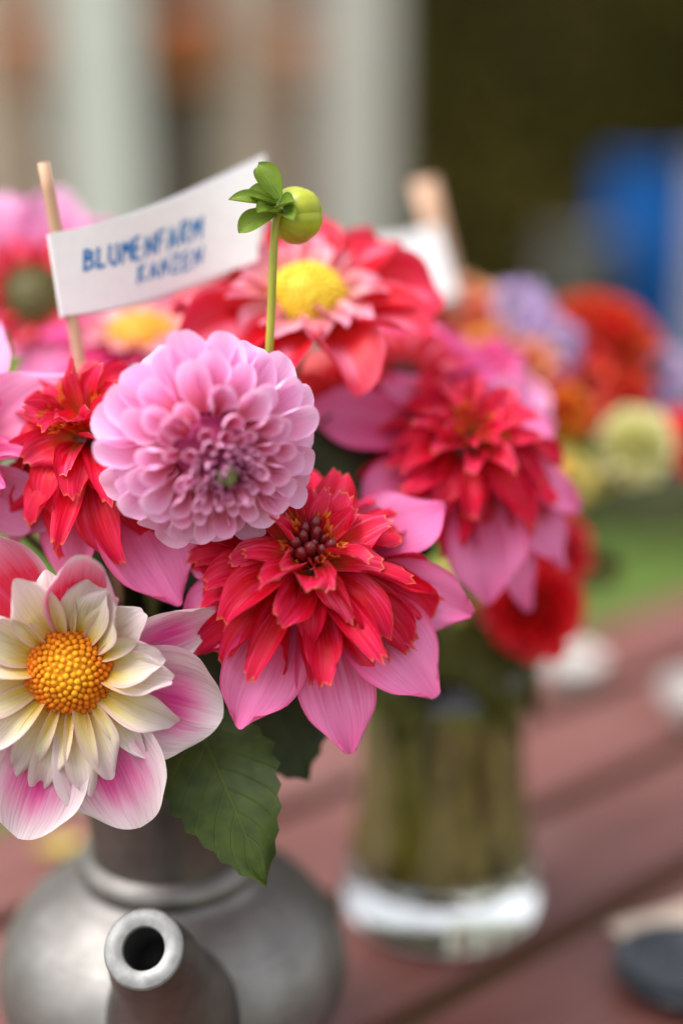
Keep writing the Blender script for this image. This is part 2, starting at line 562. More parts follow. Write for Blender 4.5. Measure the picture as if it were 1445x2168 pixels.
def add_stem(root, m, ax, mouth, mat='stem_dark', rad=0.0026, back=0.045, deep=0.09, lift=0.06, off=0.004):
    inv = m.inverted()
    p0 = m.translation - ax * off
    pts = bez(p0, p0 - ax * back, mouth + Vector((0, 0, lift)), mouth - Vector((0, 0, deep)), 18)
    obj('stem', tube_mesh('stem', [inv @ p for p in pts], lambda t: rad * (1.25 if t < 0.05 else 1.0), 8), M[mat], root)


def disc_mesh(name, R, hgt, n, size, seed=0):
    """dome packed with little florets, spiral order"""
    g = random.Random(seed)
    v, f = [], []
    ga = math.pi * (3 - math.sqrt(5))
    nn = 24
    # dome
    prof = [(R * math.sin(t), hgt * math.cos(t)) for t in [R_(a) for a in (0.5, 15, 30, 45, 60, 75, 90)]] + [(R * 0.7, -hgt * .5)]
    for r, z in prof:
        for i in range(nn):
            a = 2 * math.pi * i / nn
            v.append((r * 0.95 * math.cos(a), r * 0.95 * math.sin(a), z * 0.95))
    for k in range(len(prof) - 1):
        for i in range(nn):
            j = (i + 1) % nn
            f.append((k * nn + i, (k + 1) * nn + i, (k + 1) * nn + j, k * nn + j))
    for k in range(n):
        q = (k + 0.5) / n
        t = math.acos(1 - q * 0.98)
        a = k * ga
        nrm = Vector((math.sin(t) * math.cos(a), math.sin(t) * math.sin(a), math.cos(t) * 0.8 + .2)).normalized()
        c = Vector((R * math.sin(t) * math.cos(a), R * math.sin(t) * math.sin(a), hgt * math.cos(t)))
        x = nrm.orthogonal().normalized()
        y = nrm.cross(x)
        s = size * (1.0 + 0.2 * q) * g.uniform(0.85, 1.15)
        hh = size * (0.9 + 1.6 * q * q) * g.uniform(0.8, 1.25)
        nrm = (nrm + Vector((g.uniform(-.2, .2), g.uniform(-.2, .2), 0))).normalized()
        b = len(v)
        for rr, zz in ((0.75, -0.5), (0.95, 0.45), (0.55, 0.95)):
            for i in range(6):
                aa = math.pi * i / 3
                v.append(c + (x * math.cos(aa) + y * math.sin(aa)) * s * rr + nrm * hh * zz)
        v.append(c + nrm * hh * 1.0)
        for r in range(2):
            for i in range(6):
                j = (i + 1) % 6
                f.append((b + r * 6 + i, b + r * 6 + j, b + r * 6 + 6 + j, b + r * 6 + 6 + i))
        for i in range(6):
            f.append((b + 12 + i, b + 12 + (i + 1) % 6, b + 18))
    return mesh(name, v, f)


def ball_dahlia(name, label, c, ax, a=0.048, b=0.036, N=150, mats=('ball_outer', 'ball_inner', 'ball_core'), phimax=112, res=(8, 10), mouth=None,
                seed=1, group=None, spin=0, core=True, wide=1.0):
    g = random.Random(seed)
    m = frame(c, ax)
    root = tag(empty(name, m), label, 'flower', group)
    nb = 12
    variants = {}
    n_core = int(N * .42)
    for k in range(N):
        f = (k + 0.5) / N
        fi = min(nb - 1, int(f * nb))
        vi = g.randrange(4)
        ang = lambda q: interp([(0, .02), (.42, .21), (.58, .46), (.80, .79), (1, 1)], q) * phimax
        pr = R_(ang(f))
        P = Vector((a * math.sin(pr), 0, b * math.cos(pr)))
        key = (fi, vi)
        fm = (fi + 0.5) / nb
        base = P * interp([(0, .74), (.42, .62), (1, .28)], fm)
        d = P - base
        if key not in variants:
            pm = R_(ang(fm))
            Lm = Vector((a * math.sin(pm), b * math.cos(pm))).length * (1 - interp([(0, .74), (.42, .62), (1, .28)], fm))
            W = a * wide * interp([(0, .045), (.25, .075), (.42, .125), (.58, .225), (.8, .285), (1, .315)], fm)
            r0, r1 = lerp(2.8, 1.9, fm), interp([(0, 2.5), (.45, 2.0), (.7, 1.5), (.88, 1.0), (1, .75)], fm)
            me = petal_mesh('petal', Lm * 1.10 * g.uniform(.93, 1.08), W, P_SPOON, res[0] if fm > .4 else 6, res[1] if fm > .4 else 6, roll=(r0, r1 + g.uniform(-.2, .2)),
                            bend=(interp([(0, .3), (.5, -.35), (1, -.15)], fm), interp([(0, .1), (.55, .75), (.8, .25), (1, -.65)], fm) + g.uniform(-.25, .25)), tipk=lerp(0.16, 0.24, fm), tipp=2.4, ruffle=0.03 * fm + .004, notch=0.04 * fm * g.random() * 1.6,
                            point=0.02, seed=seed * 100 + fi * 7 + vi)
            mt = mats[0] if fm > 0.55 else (mats[1] if fm > 0.26 else mats[2])
            me.materials.append(M[mt])
            variants[key] = me
        dirphi = math.degrees(math.atan2(d.x, d.z))
        theta = k * 137.508 + spin + g.uniform(-5, 5)
        mm = Matrix.Rotation(R_(theta), 4, 'Z') @ Matrix.Translation(base) @ Matrix.Rotation(-R_(90 - dirphi + g.uniform(-8, 8)), 4, 'Y') @ Matrix.Rotation(R_(g.uniform(-17, 17)), 4, 'X')
        mm = mm @ Matrix.Diagonal((g.uniform(.9, 1.1), g.uniform(.88, 1.12), 1, 1))
        obj('petal', variants[key], None, root, mm)
    if core:
        o = obj('floret_core', disc_mesh('floret_core', a * 0.080, b * 0.06, 34, a * 0.014, seed), M['core_green'], root, Matrix.Translation((0, 0, b * 0.95)))
        o['kind'] = 'stuff'
    hub = lathe_mesh('receptacle', [(0, b * .80), (a * .16, b * .74), (a * .34, b * .45), (a * .36, 0), (a * .28, -b * .35), (a * .10, -b * .5), (0, -b * .52)], 16)
    obj('receptacle', hub, M[mats[2]], root)
    if mouth is not None:
        add_stem(root, m, ax, mouth, off=b * .4)
    return root


def rays_on(root, rays, mat, seed, nu=16, nv=18, prof=P_RAY, ruffle=0.03, tipk=0.1, point=0.0, z0=-0.004, r0=0.008, roll=(0.7, 0.35)):
    g = random.Random(seed)
    for k, ry in enumerate(rays):
        th, phi, L, W = ry[:4]
        bend = ry[4] if len(ry) > 4 else (-0.1, -0.45)
        spin = ry[5] if len(ry) > 5 else g.uniform(-8, 8)
        rl = ry[6] if len(ry) > 6 else roll
        mt = ry[7] if len(ry) > 7 else mat
        me = petal_mesh('ray_petal', L, W, prof, nu, nv, roll=rl, bend=bend, tipk=tipk, tipp=2.2, ruffle=ruffle, point=point, seed=seed * 50 + k, twist=g.uniform(-.25, .25), ridge=.00045, fold=g.uniform(-.05, .16))
        obj('ray_petal', me, M[mt], root, place(th, phi, r0, z0, spin))


def anemone_dahlia(name, label, c, ax, rays, s=1.0, seed=1, mouth=None, rings=None, res=(8, 9), ray_mat='pink_ray', mats=('red', 'red_hot', 'red_tube'), maroon=True, skip=None):
    g = random.Random(seed)
    m = frame(c, ax)
    root = tag(empty(name, m), label, 'flower')
    rings = rings or [
        # count, phi, length, half width, bend, roll, material
        (14, 96, 0.051, 0.0100, (-0.25, -0.75), (1.3, 0.75), 0),
        (13, 80, 0.047, 0.0100, (-0.20, -0.85), (1.4, 0.70), 0),
        (12, 63, 0.041, 0.0096, (-0.20, -0.95), (1.5, 0.70), 0),
        (10, 48, 0.034, 0.0090, (-0.10, -1.05), (1.5, 0.80), 1),
        (8, 30, 0.028, 0.0075, (-0.10, -0.75), (1.7, 1.0), 1),
    ]
    for ri, (n, phi, L, W, bend, roll, mi) in enumerate(rings):
        var = []
        for q in range(7):
            me = petal_mesh('petal', L * s * g.uniform(.82, 1.14), W * s * g.uniform(.8, 1.2), P_STRAP, res[0], res[1],
                            roll=(roll[0], roll[1] + g.uniform(-.7, .7)), bend=(bend[0] + g.uniform(-.3, .3), bend[1] + g.uniform(-.5, .5)),
                            tipk=0.20, teeth=0.07, ruffle=0.07, fold=g.uniform(-.1, .35), ridge=.00025, twist=g.uniform(-.6, .6), seed=seed * 31 + ri * 7 + q)
            me.materials.append(M[mats[mi]])
            var.append(me)
        for k in range(n):
            th = 360 * (k + 0.5 * (ri % 2) + g.uniform(-.22, .22)) / n + seed * 17
            if skip and skip(ri, th % 360): continue
            obj('petal', g.choice(var), None, root, place(th, phi + g.uniform(-12, 12), 0.005 * s + 0.0022 * s * (4 - ri), 0.003 * s * ri - 0.004, g.uniform(-22, 22)))
    # toothed tubular florets round the eye
    for k in range(16):
        L = g.uniform(.015, .021) * s
        me = petal_mesh('tube_floret', L, 0.0040 * s, [(0, .45), (.5, .75), (1, 1.15)], 8, 7, roll=(2.8, 2.3), bend=(g.uniform(-.3, .1), -.2), tipk=0.0, teeth=0.20, seed=seed * 77 + k)
        obj('tube_floret', me, M[mats[2]], root, place(k * 137.5, 14 + 24 * ((k % 8) / 8) + g.uniform(-6, 6), 0.0055 * s, 0.006 * s, g.uniform(-30, 30)))
    if maroon:
        bud = lathe_mesh('eye_bud', [(0, 0.0165 * s), (0.0016 * s, 0.0158 * s), (0.0026 * s, 0.0138 * s), (0.0024 * s, 0.0085 * s), (0.0016 * s, 0), (0, -.001)], 10)
        bud.materials.append(M['maroon'])
        for k in range(14):
            r = 0.0072 * s * math.sqrt((k + .5) / 14)
            th = k * 137.508
            obj('eye_bud', bud, None, root, place(th, 3 + 1500 * r, r, 0.0070 * s + g.uniform(-.0015, .0015)) @ Matrix.Rotation(R_(90), 4, 'Y') @ Matrix.Scale(g.uniform(.85, 1.15), 4))
        for k in range(6):
            st = tube_mesh('stamen', [Vector((0, 0, 0)), Vector((.004 * s, 0, .0006 * s)), Vector((.0075 * s, 0, .002 * s))], .0006 * s, 6)
            obj('stamen', st, M['yellow_disc'], root, place(-150 + k * 25, 38, 0.0066 * s, 0.010 * s))
    hub = lathe_mesh('receptacle', [(0, .009 * s), (.007 * s, .008 * s), (.014 * s, 0), (.011 * s, -.009 * s), (.004 * s, -.014 * s), (0, -.0145 * s)], 16)
    obj('receptacle', hub, M['maroon'], root)
    rays_on(root, rays, ray_mat, seed + 5, ruffle=0.05, r0=0.011 * s, z0=-.006 * s)
    if mouth is not None:
        add_stem(root, m, ax, mouth, off=.012)
    return root


def collarette(name, label, c, ax, rays, collar, disc=(0.0180, 0.0125, 210, 0.00155), mats=('white_ray', 'white_collar', 'orange_disc'), seed=1, mouth=None, group=None, prof=P_ROUND, point=.03, ruffle=.04, rroll=(.7, .35), cres=(12, 12)):
    m = frame(c, ax)
    root = tag(empty(name, m), label, 'flower', group)
    g = random.Random(seed)
    rays_on(root, rays, mats[0], seed, prof=prof, point=point, ruffle=ruffle, r0=disc[0] * .55, z0=-.006, tipk=.16, roll=rroll)
    for k, (th, phi, L, W) in enumerate(collar):
        me = petal_mesh('collar_petal', L, W * 1.12, P_BLUNT, cres[0], cres[1], roll=(1.1, g.uniform(.3, .9)), bend=(g.uniform(-.3, .2), g.uniform(-.9, -.1)), tipk=.2, tipp=1.8, teeth=0, ruffle=.08, fold=g.uniform(0, .3), twist=g.uniform(-.35, .35), seed=seed * 90 + k, point=.02, notch=g.choice((0, .05, .08)), ridge=.0003)
        obj('collar_petal', me, M[mats[1]], root, place(th, phi, disc[0] * .70, -.001, g.uniform(-18, 18)))
    o = obj('disc_florets', disc_mesh('disc_florets', *disc, seed), M[mats[2]], root)
    o['kind'] = 'stuff'
    hub = lathe_mesh('calyx', [(0, .002), (disc[0] * .8, -.002), (disc[0] * .6, -.012), (.003, -.018), (0, -.018)], 16)
    obj('calyx', hub, M['stem_dark'], root)
    if mouth is not None:
        add_stem(root, m, ax, mouth, off=.016)
    return root


def simple_collar(n, phi, L, W, seed, jit=10):
    g = random.Random(seed)
    return [(360 * k / n + g.uniform(-6, 6), phi + g.uniform(-jit, jit), L * g.uniform(.85, 1.12), W * g.uniform(.85, 1.15)) for k in range(n)]


def leaf_mesh(name, L, W, bend=(0, -.5), fold=.25, nu=8, nv=20, teeth=.07, seed=0, ruffle=.05):
    g = random.Random(seed)
    me = petal_mesh(name, L, W, P_LEAF, nu, nv, roll=(-.15, -.15), bend=bend, tipk=0.0, ruffle=ruffle, fold=fold, seed=seed)
    if teeth:
        k = 0
        for j in range(nv + 1):
            for i in range(nu + 1):
                if i in (0, nu) and 2 < j < nv - 1 and j % 2:
                    v = me.vertices[k]
                    v.co.y *= 1 + teeth * g.uniform(1, 2.2)
                    v.co.x += L * .012
                k += 1
        me.update()
    return me


def leaf_between(name, p0, p1, nrm, W, mat, parent=None, bend=(0, -.4), fold=.25, seed=0, label=None, roll_l=1.0, teeth=.07):
    """leaf blade from p0 to p1 with its upper face towards nrm"""
    d = p1 - p0
    L = d.length
    x = d.normalized()
    y = nrm.cross(x).normalized()
    z = x.cross(y)
    m = Matrix((x, y, z)).transposed().to_4x4()
    m.translation = p0
    # counter-rotate so the bent tip still lands at p1
    a = bend[0] / 2 + bend[1] / 3
    m = m @ Matrix.Rotation(a, 4, 'Y')
    me = leaf_mesh('leaf', L * 1.03, W, bend, fold, seed=seed, teeth=teeth)
    o = obj(name, me, M[mat])
    if parent is not None:
        o.parent = parent
        o.matrix_local = parent.matrix_world.inverted() @ m
    else:
        o.matrix_world = m
    return o


# ------------------------------------------------------------------ ground, table
GZ = -0.75
T = NT('lawn')
tc = T.n('TexCoord')
n1 = T.noise(tc.outputs['Object'], 1.2, 4)
n2 = T.noise(tc.outputs['Object'], 40, 3)
col = T.mix(T.step(n1, .35, .65), (0.075, 0.145, 0.022), (0.120, 0.165, 0.036))
col = T.mix(T.math('MULTIPLY', n2, .5), col, (0.045, 0.075, 0.015))
M['lawn'] = T.done(T.principled(col, .8, spec=.2, normal=T.bump(n2, .8, .02)))
gr = obj('lawn', mesh('lawn', [(-60, -60, GZ), (60, -60, GZ), (60, 60, GZ), (-60, 60, GZ)], [(0, 1, 2, 3)], sm=False), M['lawn'])
gr['kind'] = 'structure'
M['blade'] = plain_mat('blade', (0.09, 0.17, 0.024), (0.15, 0.20, 0.042), 2.0, .6)
gv, gf = [], []
for k in range(15000):
    x, y = rnd.uniform(-1.5, 4.5), rnd.uniform(1.9, 6.2)
    h, w, a = rnd.uniform(.03, .075), .004, rnd.uniform(0, 6.28)
    lx, ly = rnd.uniform(-.03, .03), rnd.uniform(-.03, .03)
    b = len(gv)
    gv += [(x - w * math.cos(a), y - w * math.sin(a), GZ), (x + w * math.cos(a), y + w * math.sin(a), GZ), (x + lx, y + ly, GZ + h)]
    gf.append((b, b + 1, b + 2))
o = obj('grass', mesh('grass', gv, gf, sm=False), M['blade'])
tag(o, 'short green grass of the lawn beyond the wooden table', 'grass', kind='stuff')

# table: boards running away to the right
T = NT('board')
tc = T.n('TexCoord')
oi = T.n('ObjectInfo')
mp = T.n('Mapping')
mp.inputs['Scale'].default_value = (1.2, 22, 22)
T.l(tc.outputs['Object'], mp.inputs[0])
va = T.n('VectorMath', operation='ADD')
T.l(mp.outputs[0], va.inputs[0])
cb = T.n('CombineXYZ')
T.l(T.math('MULTIPLY', oi.outputs['Random'], 40), cb.inputs[0])
T.l(cb.outputs[0], va.inputs[1])
grain = T.noise(va.outputs[0], 3, 6, .6)
worn = T.noise(tc.outputs['Object'], 5, 4)
col = T.mix(T.step(grain, .3, .7), (0.125, 0.043, 0.037), (0.195, 0.074, 0.064))
col = T.mix(T.step(worn, .5, .75, 0, .55), col, (0.21, 0.115, 0.10))
M['board'] = T.done(T.principled(col, T.step(worn, .3, .7, .34, .5), spec=.5, normal=T.bump(grain, .25, .002)))
M['frame_wood'] = plain_mat('frame_wood', (0.06, 0.03, 0.024), (0.09, 0.045, 0.035), 8, .6)
TH = R_(40)
tm = Matrix.Rotation(TH, 4, 'Z')
table = tag(empty('garden_table', tm), 'red brown garden table of wide boards under the jug and vase', 'table')
nrm2 = Vector((-math.sin(TH), math.cos(TH), 0))
SEAM0, PW, GAP = 0.545, 0.126, 0.020
for k in range(-3, 4):
    y0 = SEAM0 + k * PW + GAP / 2
    y1 = y0 + PW - GAP
    if k > 2: break
    box('board', (-0.35, y0, -0.028), (1.55, y1, 0), M['board'], table, .003)
for x in (0.0, 1.2):
    box('batten', (x, SEAM0 - 3 * PW + .02, -.075), (x + .06, SEAM0 + 3 * PW - .02, -.029), M['frame_wood'], table)
    for y in (SEAM0 - 3 * PW + .05, SEAM0 + 3 * PW - .11):
        box('leg', (x, y, GZ), (x + .06, y + .06, -.0755), M['frame_wood'], table)

# ------------------------------------------------------------------ jug
T = NT('pewter')
tc = T.n('TexCoord')
n1 = T.noise(tc.outputs['Object'], 45, 5)
n2 = T.noise(tc.outputs['Object'], 14, 4)
mp = T.n('Mapping')
mp.inputs['Scale'].default_value = (8, 8, 160)
T.l(tc.outputs['Object'], mp.inputs[0])
scr = T.noise(mp.outputs[0], 3, 4, .7)
col = T.mix(T.step(n1, .3, .75), (0.20, 0.19, 0.18), (0.27, 0.26, 0.247))
col = T.mix(T.step(n2, .42, .70, 0, .75), col, (0.15, 0.135, 0.125))
col = T.mix(T.step(scr, .58, .72, 0, .45), col, (0.40, 0.39, 0.38))
hh = T.math('ADD', T.math('MULTIPLY', n2, 1.0), T.math('MULTIPLY', scr, .12))
M['pewter'] = T.done(T.principled(col, T.step(n2, .3, .7, .46, .62), metal=1.0, normal=T.bump(hh, .3, .004)))
M['pewter_shaded'] = plain_mat('pewter_shaded', (0.13, 0.12, 0.115), (0.19, 0.175, 0.165), 45, .5, .12, .001, metal=1.0)  # pewter copy with shade and dark reflections painted in, for neck and spout
M['pewter_rim'] = plain_mat('pewter_rim', (0.17, 0.17, 0.168), (0.27, 0.27, 0.265), 120, .5, .25, .0008, metal=.55)
M['bore'] = plain_mat('bore', (0.02, 0.02, 0.02), (0.04, 0.038, 0.036), 80, .7, metal=.3)
JD = 0.80
jc = at(370, 2040, JD)
JUG = Vector((jc.x, jc.y, 0))
BZ = jc.z          # height of the belly
BR = 0.0970
jug = tag(empty('metal_jug', Matrix.Translation(JUG)), 'squat grey pewter jug with a stubby spout holding the front bouquet', 'jug')
prof = [(0, .002), (.050, .0), (.056, .002), (.066, .008)]
for a in range(-58, 63, 6):
    prof.append((BR * math.cos(R_(a)) ** .95, BZ + (BZ * .90 if a < 0 else .069) * math.sin(R_(a))))
zt = prof[-1][1]
prof += [(.0475, zt + .002), (.0468, zt + .005)]
obj('body', lathe_mesh('body', prof, 72), M['pewter'], jug)
zc = zt + .003
obj('collar', lathe_mesh('collar', [(.044, zc - .004), (.0490, zc - .002), (.0505, zc + .003), (.0488, zc + .008), (.0430, zc + .011)], 64), M['pewter'], jug)
obj('neck', lathe_mesh('neck', [(.0430, zc + .008), (.0425, zc + .018), (.0445, zc + .038), (.0490, zc + .060), (.0540, zc + .078), (.0555, zc + .083), (.0550, zc + .085), (.0510, zc + .078), (.0460, zc + .060), (.0415, zc + .038), (.0400, zc + .018), (.0400, zc - .03)], 64), M['pewter_shaded'], jug)
NECK_TOP = JUG + Vector((0, 0, zc + .083))
# spout
rim_c = at(304, 2008, .664)
sp_base = JUG + Vector((.010, -BR * .62, BZ - .012))
sax = (rim_c - sp_base).normalized()
sax = (sax * .55 + axis(-.08, .10, 1) * .45).normalized()
sl = (rim_c - sp_base).length
L0 = (rim_c - sp_base)
sm_ = Matrix.Translation(rim_c - JUG) @ sax.to_track_quat('Z', 'Y').to_matrix().to_4x4()
pts = bez(sp_base, sp_base + L0 * .35 + Vector((.004, 0, -.004)), rim_c - sax * sl * .35, rim_c - sax * .0005, 14)
spout = obj('spout', tube_mesh('spout', [p - JUG for p in pts], lambda t: interp([(0, .047), (.35, .034), (.75, .0225), (1, .0184)], t), 40, cap=False), M['pewter_shaded'], jug)
rim = obj('rim', lathe_mesh('rim', [(.0182, -.004), (.0190, -.0012), (.0186, .0), (.0176, .0008), (.0106, .0008), (.0099, .0002), (.0097, -.004), (.0097, -.045)], 48), M['pewter_rim'], spout)
rim.matrix_local = sm_
hole = obj('bore', lathe_mesh('bore', [(.0096, -.002), (.0094, -.034), (0, -.035)], 32), M['bore'], spout)
hole.matrix_local = sm_


def jug_mouth(k):
    a = k * 2.4
    r = .030 * math.sqrt(((k * 7) % 20 + .5) / 20)
    return NECK_TOP + Vector((r * math.cos(a), r * math.sin(a), 0))


# ------------------------------------------------------------------ the sharp flowers
A = ball_dahlia('ball_dahlia', 'pale pink ball dahlia with purple and green eye, in front of the flag', at(442, 942, .645), axis(.36, -.50, 1), a=.0465, b=.036, N=172, mouth=jug_mouth(1), seed=3, res=(9, 11))

B_AX = axis(0.02, .72, 1)
rB = [(-76, 116, .078, .0190, (-.10, -.25), 6), (-116, 112, .070, .0200, (-.1, -.25), -10), (-40, 110, .074, .0245, (-.05, -.2), 10), (-8, 104, .072, .0190, (.0, -.2), 20),
      (34, 96, .070, .0210, (.1, -.1), 0), (-160, 104, .058, .019, (0, -.3), 0), (165, 96, .055, .019, (0, -.3), 0), (100, 95, .05, .019)]
B = anemone_dahlia('red_dahlia', 'red toothed dahlia with maroon eye and pink outer petals below the pale pink ball', at(654, 1200, .668), B_AX, rB, s=1.0, seed=4, mouth=jug_mouth(2), res=(8, 10))

C_AX = axis(-.30, .95, 1)
rC = [(-52, 118, .080, .024, (-.1, -.25), 0), (-95, 115, .06, .02), (-140, 112, .06, .02), (40, 95, .055, .019), (90, 95, .05, .019)]
C = anemone_dahlia('red_dahlia', 'red dahlia with curled orange petal tips, left behind the pale pink ball', at(195, 930, .688), C_AX, rC, s=1.0, seed=9, mouth=jug_mouth(3), maroon=False, res=(8, 10))

rD = [(-18, 88, .062, .0275, (.15, -.35), 6, (.6, .35)), (-66, 90, .068, .0270, (.1, -.3), 0, (.7, .5)), (-107, 90, .069, .0250, (.15, -.3), -6, (.7, .45)), (-150, 88, .07, .02), (176, 84, .066, .019, (.1, -.3), 0, (.6, .3), 'white_ray_red'),
      (128, 78, .068, .022, (.1, -.2), 8, (.8, .5), 'white_ray_red'), (80, 68, .058, .0215, (.5, .3), 10, (1.2, 1.3), 'white_ray_red'), (20, 86, .061, .0155, (.1, -.2), 25, (.9, .9))]
cD = [(-5, 66, .040, .010), (8, 60, .037, .011), (-30, 70, .045, .0085), (-48, 80, .040, .007), (-68, 78, .041, .0095), (-80, 82, .047, .008), (-100, 80, .046, .0085), (-116, 76, .043, .0075), (-140, 72, .044, .0105), (-160, 70, .042, .010),
      (170, 62, .038, .012), (150, 58, .038, .0115), (118, 50, .041, .0125), (104, 54, .036, .011), (72, 42, .038, .0115), (56, 50, .036, .0125), (38, 58, .034, .011)]
D = collarette('collarette_dahlia', 'white and pink dahlia with a domed orange centre, above the jug', at(148, 1418, .655), axis(.04, .10, 1), rD, cD, seed=5, mouth=jug_mouth(4))

# neighbour at the left border: only two pink petals reach in
rN = [(34, 86, .066, .0190, (.1, -.1), 0), (-30, 90, .060, .0165, (0, -.1), 25), (75, 85, .07, .019), (120, 85, .07, .019), (170, 85, .07, .019), (-75, 90, .07, .019), (-120, 90, .07, .019), (-165, 88, .07, .019)]
Nn = collarette('pink_dahlia', 'bright pink petals reaching in beside the curled red dahlia', at(-130, 965, .680), axis(.05, .30, 1), rN, simple_collar(10, 60, .035, .009, 3), mats=('bright_pink', 'magenta', 'yellow_disc'), seed=6, mouth=jug_mouth(5), prof=P_RAY)

# ------------------------------------------------------------------ flowers further back in the jug
g8 = lambda n, phi, L, W, off=0, bend=(-.05, -.5), **k: [(360 * i / n + off + rnd.uniform(-5, 5), phi + rnd.uniform(-6, 6), L * rnd.uniform(.92, 1.06), W * rnd.uniform(.92, 1.08), (bend[0] + rnd.uniform(-.1, .1), bend[1] + rnd.uniform(-.2, .2))) for i in range(n)]
E_ = collarette('collarette_dahlia', 'red and pink dahlia with a big yellow centre behind the green bud', at(650, 632, .745), axis(.02, .95, 1), g8(9, 86, .060, .0245, 12, (.35, -.7)), simple_collar(13, 64, .030, .0095, 5),
                disc=(.0190, .0175, 170, .0014), mats=('rose_ray', 'rose_collar', 'yellow_disc'), seed=8, mouth=jug_mouth(6), ruffle=.07, rroll=(1.2, 1.15))
F_AX = axis(.22, .72, 1)
rF = [(-82, 112, .074, .0235, (-.1, -.3), 0), (-58, 122, .088, .0135, (-.1, -.3), 0), (-40, 112, .078, .0165, (-.1, -.3), 0), (-16, 102, .068, .0160, (-.05, -.4), 0), (160, 88, .082, .0195, (.0, -.3), 0), (-150, 98, .062, .019), (120, 88, .06, .018), (30, 90, .06, .018)]
F_ = anemone_dahlia('red_dahlia', 'red dahlia with pink drooping outer petals, right of the maroon eyed red one', at(985, 945, .748), F_AX, rF, s=.88, seed=12, mouth=jug_mouth(7), maroon=False, res=(8, 7))
K_ = collarette('red_dahlia', 'deep red dahlia tucked in behind the pale pink ball', at(725, 890, .785), axis(.1, .5, 1), g8(9, 80, .052, .019), simple_collar(10, 55, .03, .009, 8), disc=(.011, .008, 60, .0013), mats=('deep_red', 'deep_red', 'maroon'), seed=13, mouth=jug_mouth(8))
G_ = collarette('pink_dahlia', 'pink dahlia with a dark green centre behind the wooden stick of the flag', at(72, 625, .86), axis(.1, .25, 1), g8(10, 80, .062, .021, 6), simple_collar(10, 62, .024, .009, 18), disc=(.0185, .010, 90, .0017), mats=('bright_pink', 'rose_ray', 'green_disc'), seed=14, mouth=jug_mouth(9))
H_ = collarette('collarette_dahlia', 'magenta dahlia with a flat yellow centre below the written flag', at(300, 712, .835), axis(.0, 1.5, 1), g8(9, 82, .05, .019, 10), simple_collar(10, 60, .03, .008, 28), disc=(.019, .012, 90, .0017), mats=('magenta', 'rose_collar', 'amber_disc'), seed=15, mouth=jug_mouth(10))
I1 = collarette('magenta_dahlia', 'rose red dahlia under the big yellow centred one', at(850, 800, .80), axis(.1, .9, 1), g8(9, 80, .052, .02), simple_collar(10, 55, .03, .009, 38), disc=(.010, .008, 60, .0013), mats=('magenta', 'rose_ray', 'maroon'), seed=16, mouth=jug_mouth(11))
I2 = collarette('magenta_dahlia', 'hot pink dahlia turned upward below the blank paper flag', at(1005, 800, .86), axis(.3, 1.4, 1), g8(9, 84, .042, .017), simple_collar(9, 55, .028, .009, 48), disc=(.009, .007, 50, .0013), mats=('bright_pink', 'magenta', 'maroon'), seed=17, mouth=jug_mouth(12))
I3 = collarette('magenta_dahlia', 'magenta dahlia beside the small orange marigold', at(1065, 910, .83), axis(.7, .5, 1), g8(9, 84, .040, .016), simple_collar(9, 55, .026, .008, 58), disc=(.009, .007, 50, .0013), mats=('magenta', 'bright_pink', 'maroon'), seed=18, mouth=jug_mouth(13))

# ------------------------------------------------------------------ green bud on its stem
bud_c = at(628, 456, .668)
b_ax = axis(.62, .10, -.42)
bm = frame(bud_c, b_ax)
bud = tag(empty('dahlia_bud', bm), 'closed green dahlia bud with spread sepals on a thin stem', 'bud')
T = NT('bud_skin')
tc = T.n('TexCoord')
sp = T.n('SeparateXYZ')
T.l(tc.outputs['Object'], sp.inputs[0])
ang = T.math('ARCTAN2', sp.outputs[1], sp.outputs[0])
st = T.math('SINE', T.math('MULTIPLY', ang, 17.0))
ns = T.noise(tc.outputs['Object'], 120, 3)
k = T.math('ADD', T.math('MULTIPLY_ADD', st, .04, .4), T.math('MULTIPLY', ns, .3))
col = T.mix(T.step(k, .2, .8), (0.18, 0.25, 0.012), (0.42, 0.42, 0.02))
col = T.mix(T.step(sp.outputs[2], -.002, .010, 0, .6), col, (0.50, 0.47, 0.04))
M['bud_skin'] = T.done(T.principled(col, .42, spec=.5, normal=T.bump(k, .15, .0006), **{'Subsurface Weight': .15, 'Subsurface Radius': (.004, .004, .001)}))
# eight overlapping lobes, each its own scale
def lobe_mesh(a0):
    v, f = [], []
    nu_, nv_ = 8, 12
    for j in range(nv_ + 1):
        t = R_(lerp(172, 4, j / nv_))
        for i in range(nu_ + 1):
            q = -1 + 2 * i / nu_
            a = q * R_(44)
            r = .0122 * (1 + .12 * (1 - q * q) - .05 * q)
            z = .0104 * math.cos(t)
            rr = r * math.sin(t) ** .8
            v.append((rr * math.cos(a), rr * math.sin(a), z * (1 + .06 * (1 - q * q))))
    for j in range(nv_):
        for i in range(nu_):
            b = j * (nu_ + 1) + i
            f.append((b, b + 1, b + nu_ + 2, b + nu_ + 1))
    return mesh('bud_scale', v, f)
lm = lobe_mesh(0)
lm.materials.append(M['bud_skin'])
for k in range(5):
    obj('bud_scale', lm, None, bud, Matrix.Rotation(R_(72 * k + 12), 4, 'Z') @ Matrix.Rotation(R_(2), 4, 'X'))
sep0 = at(600, 445, .6600)
inv = bm.inverted()
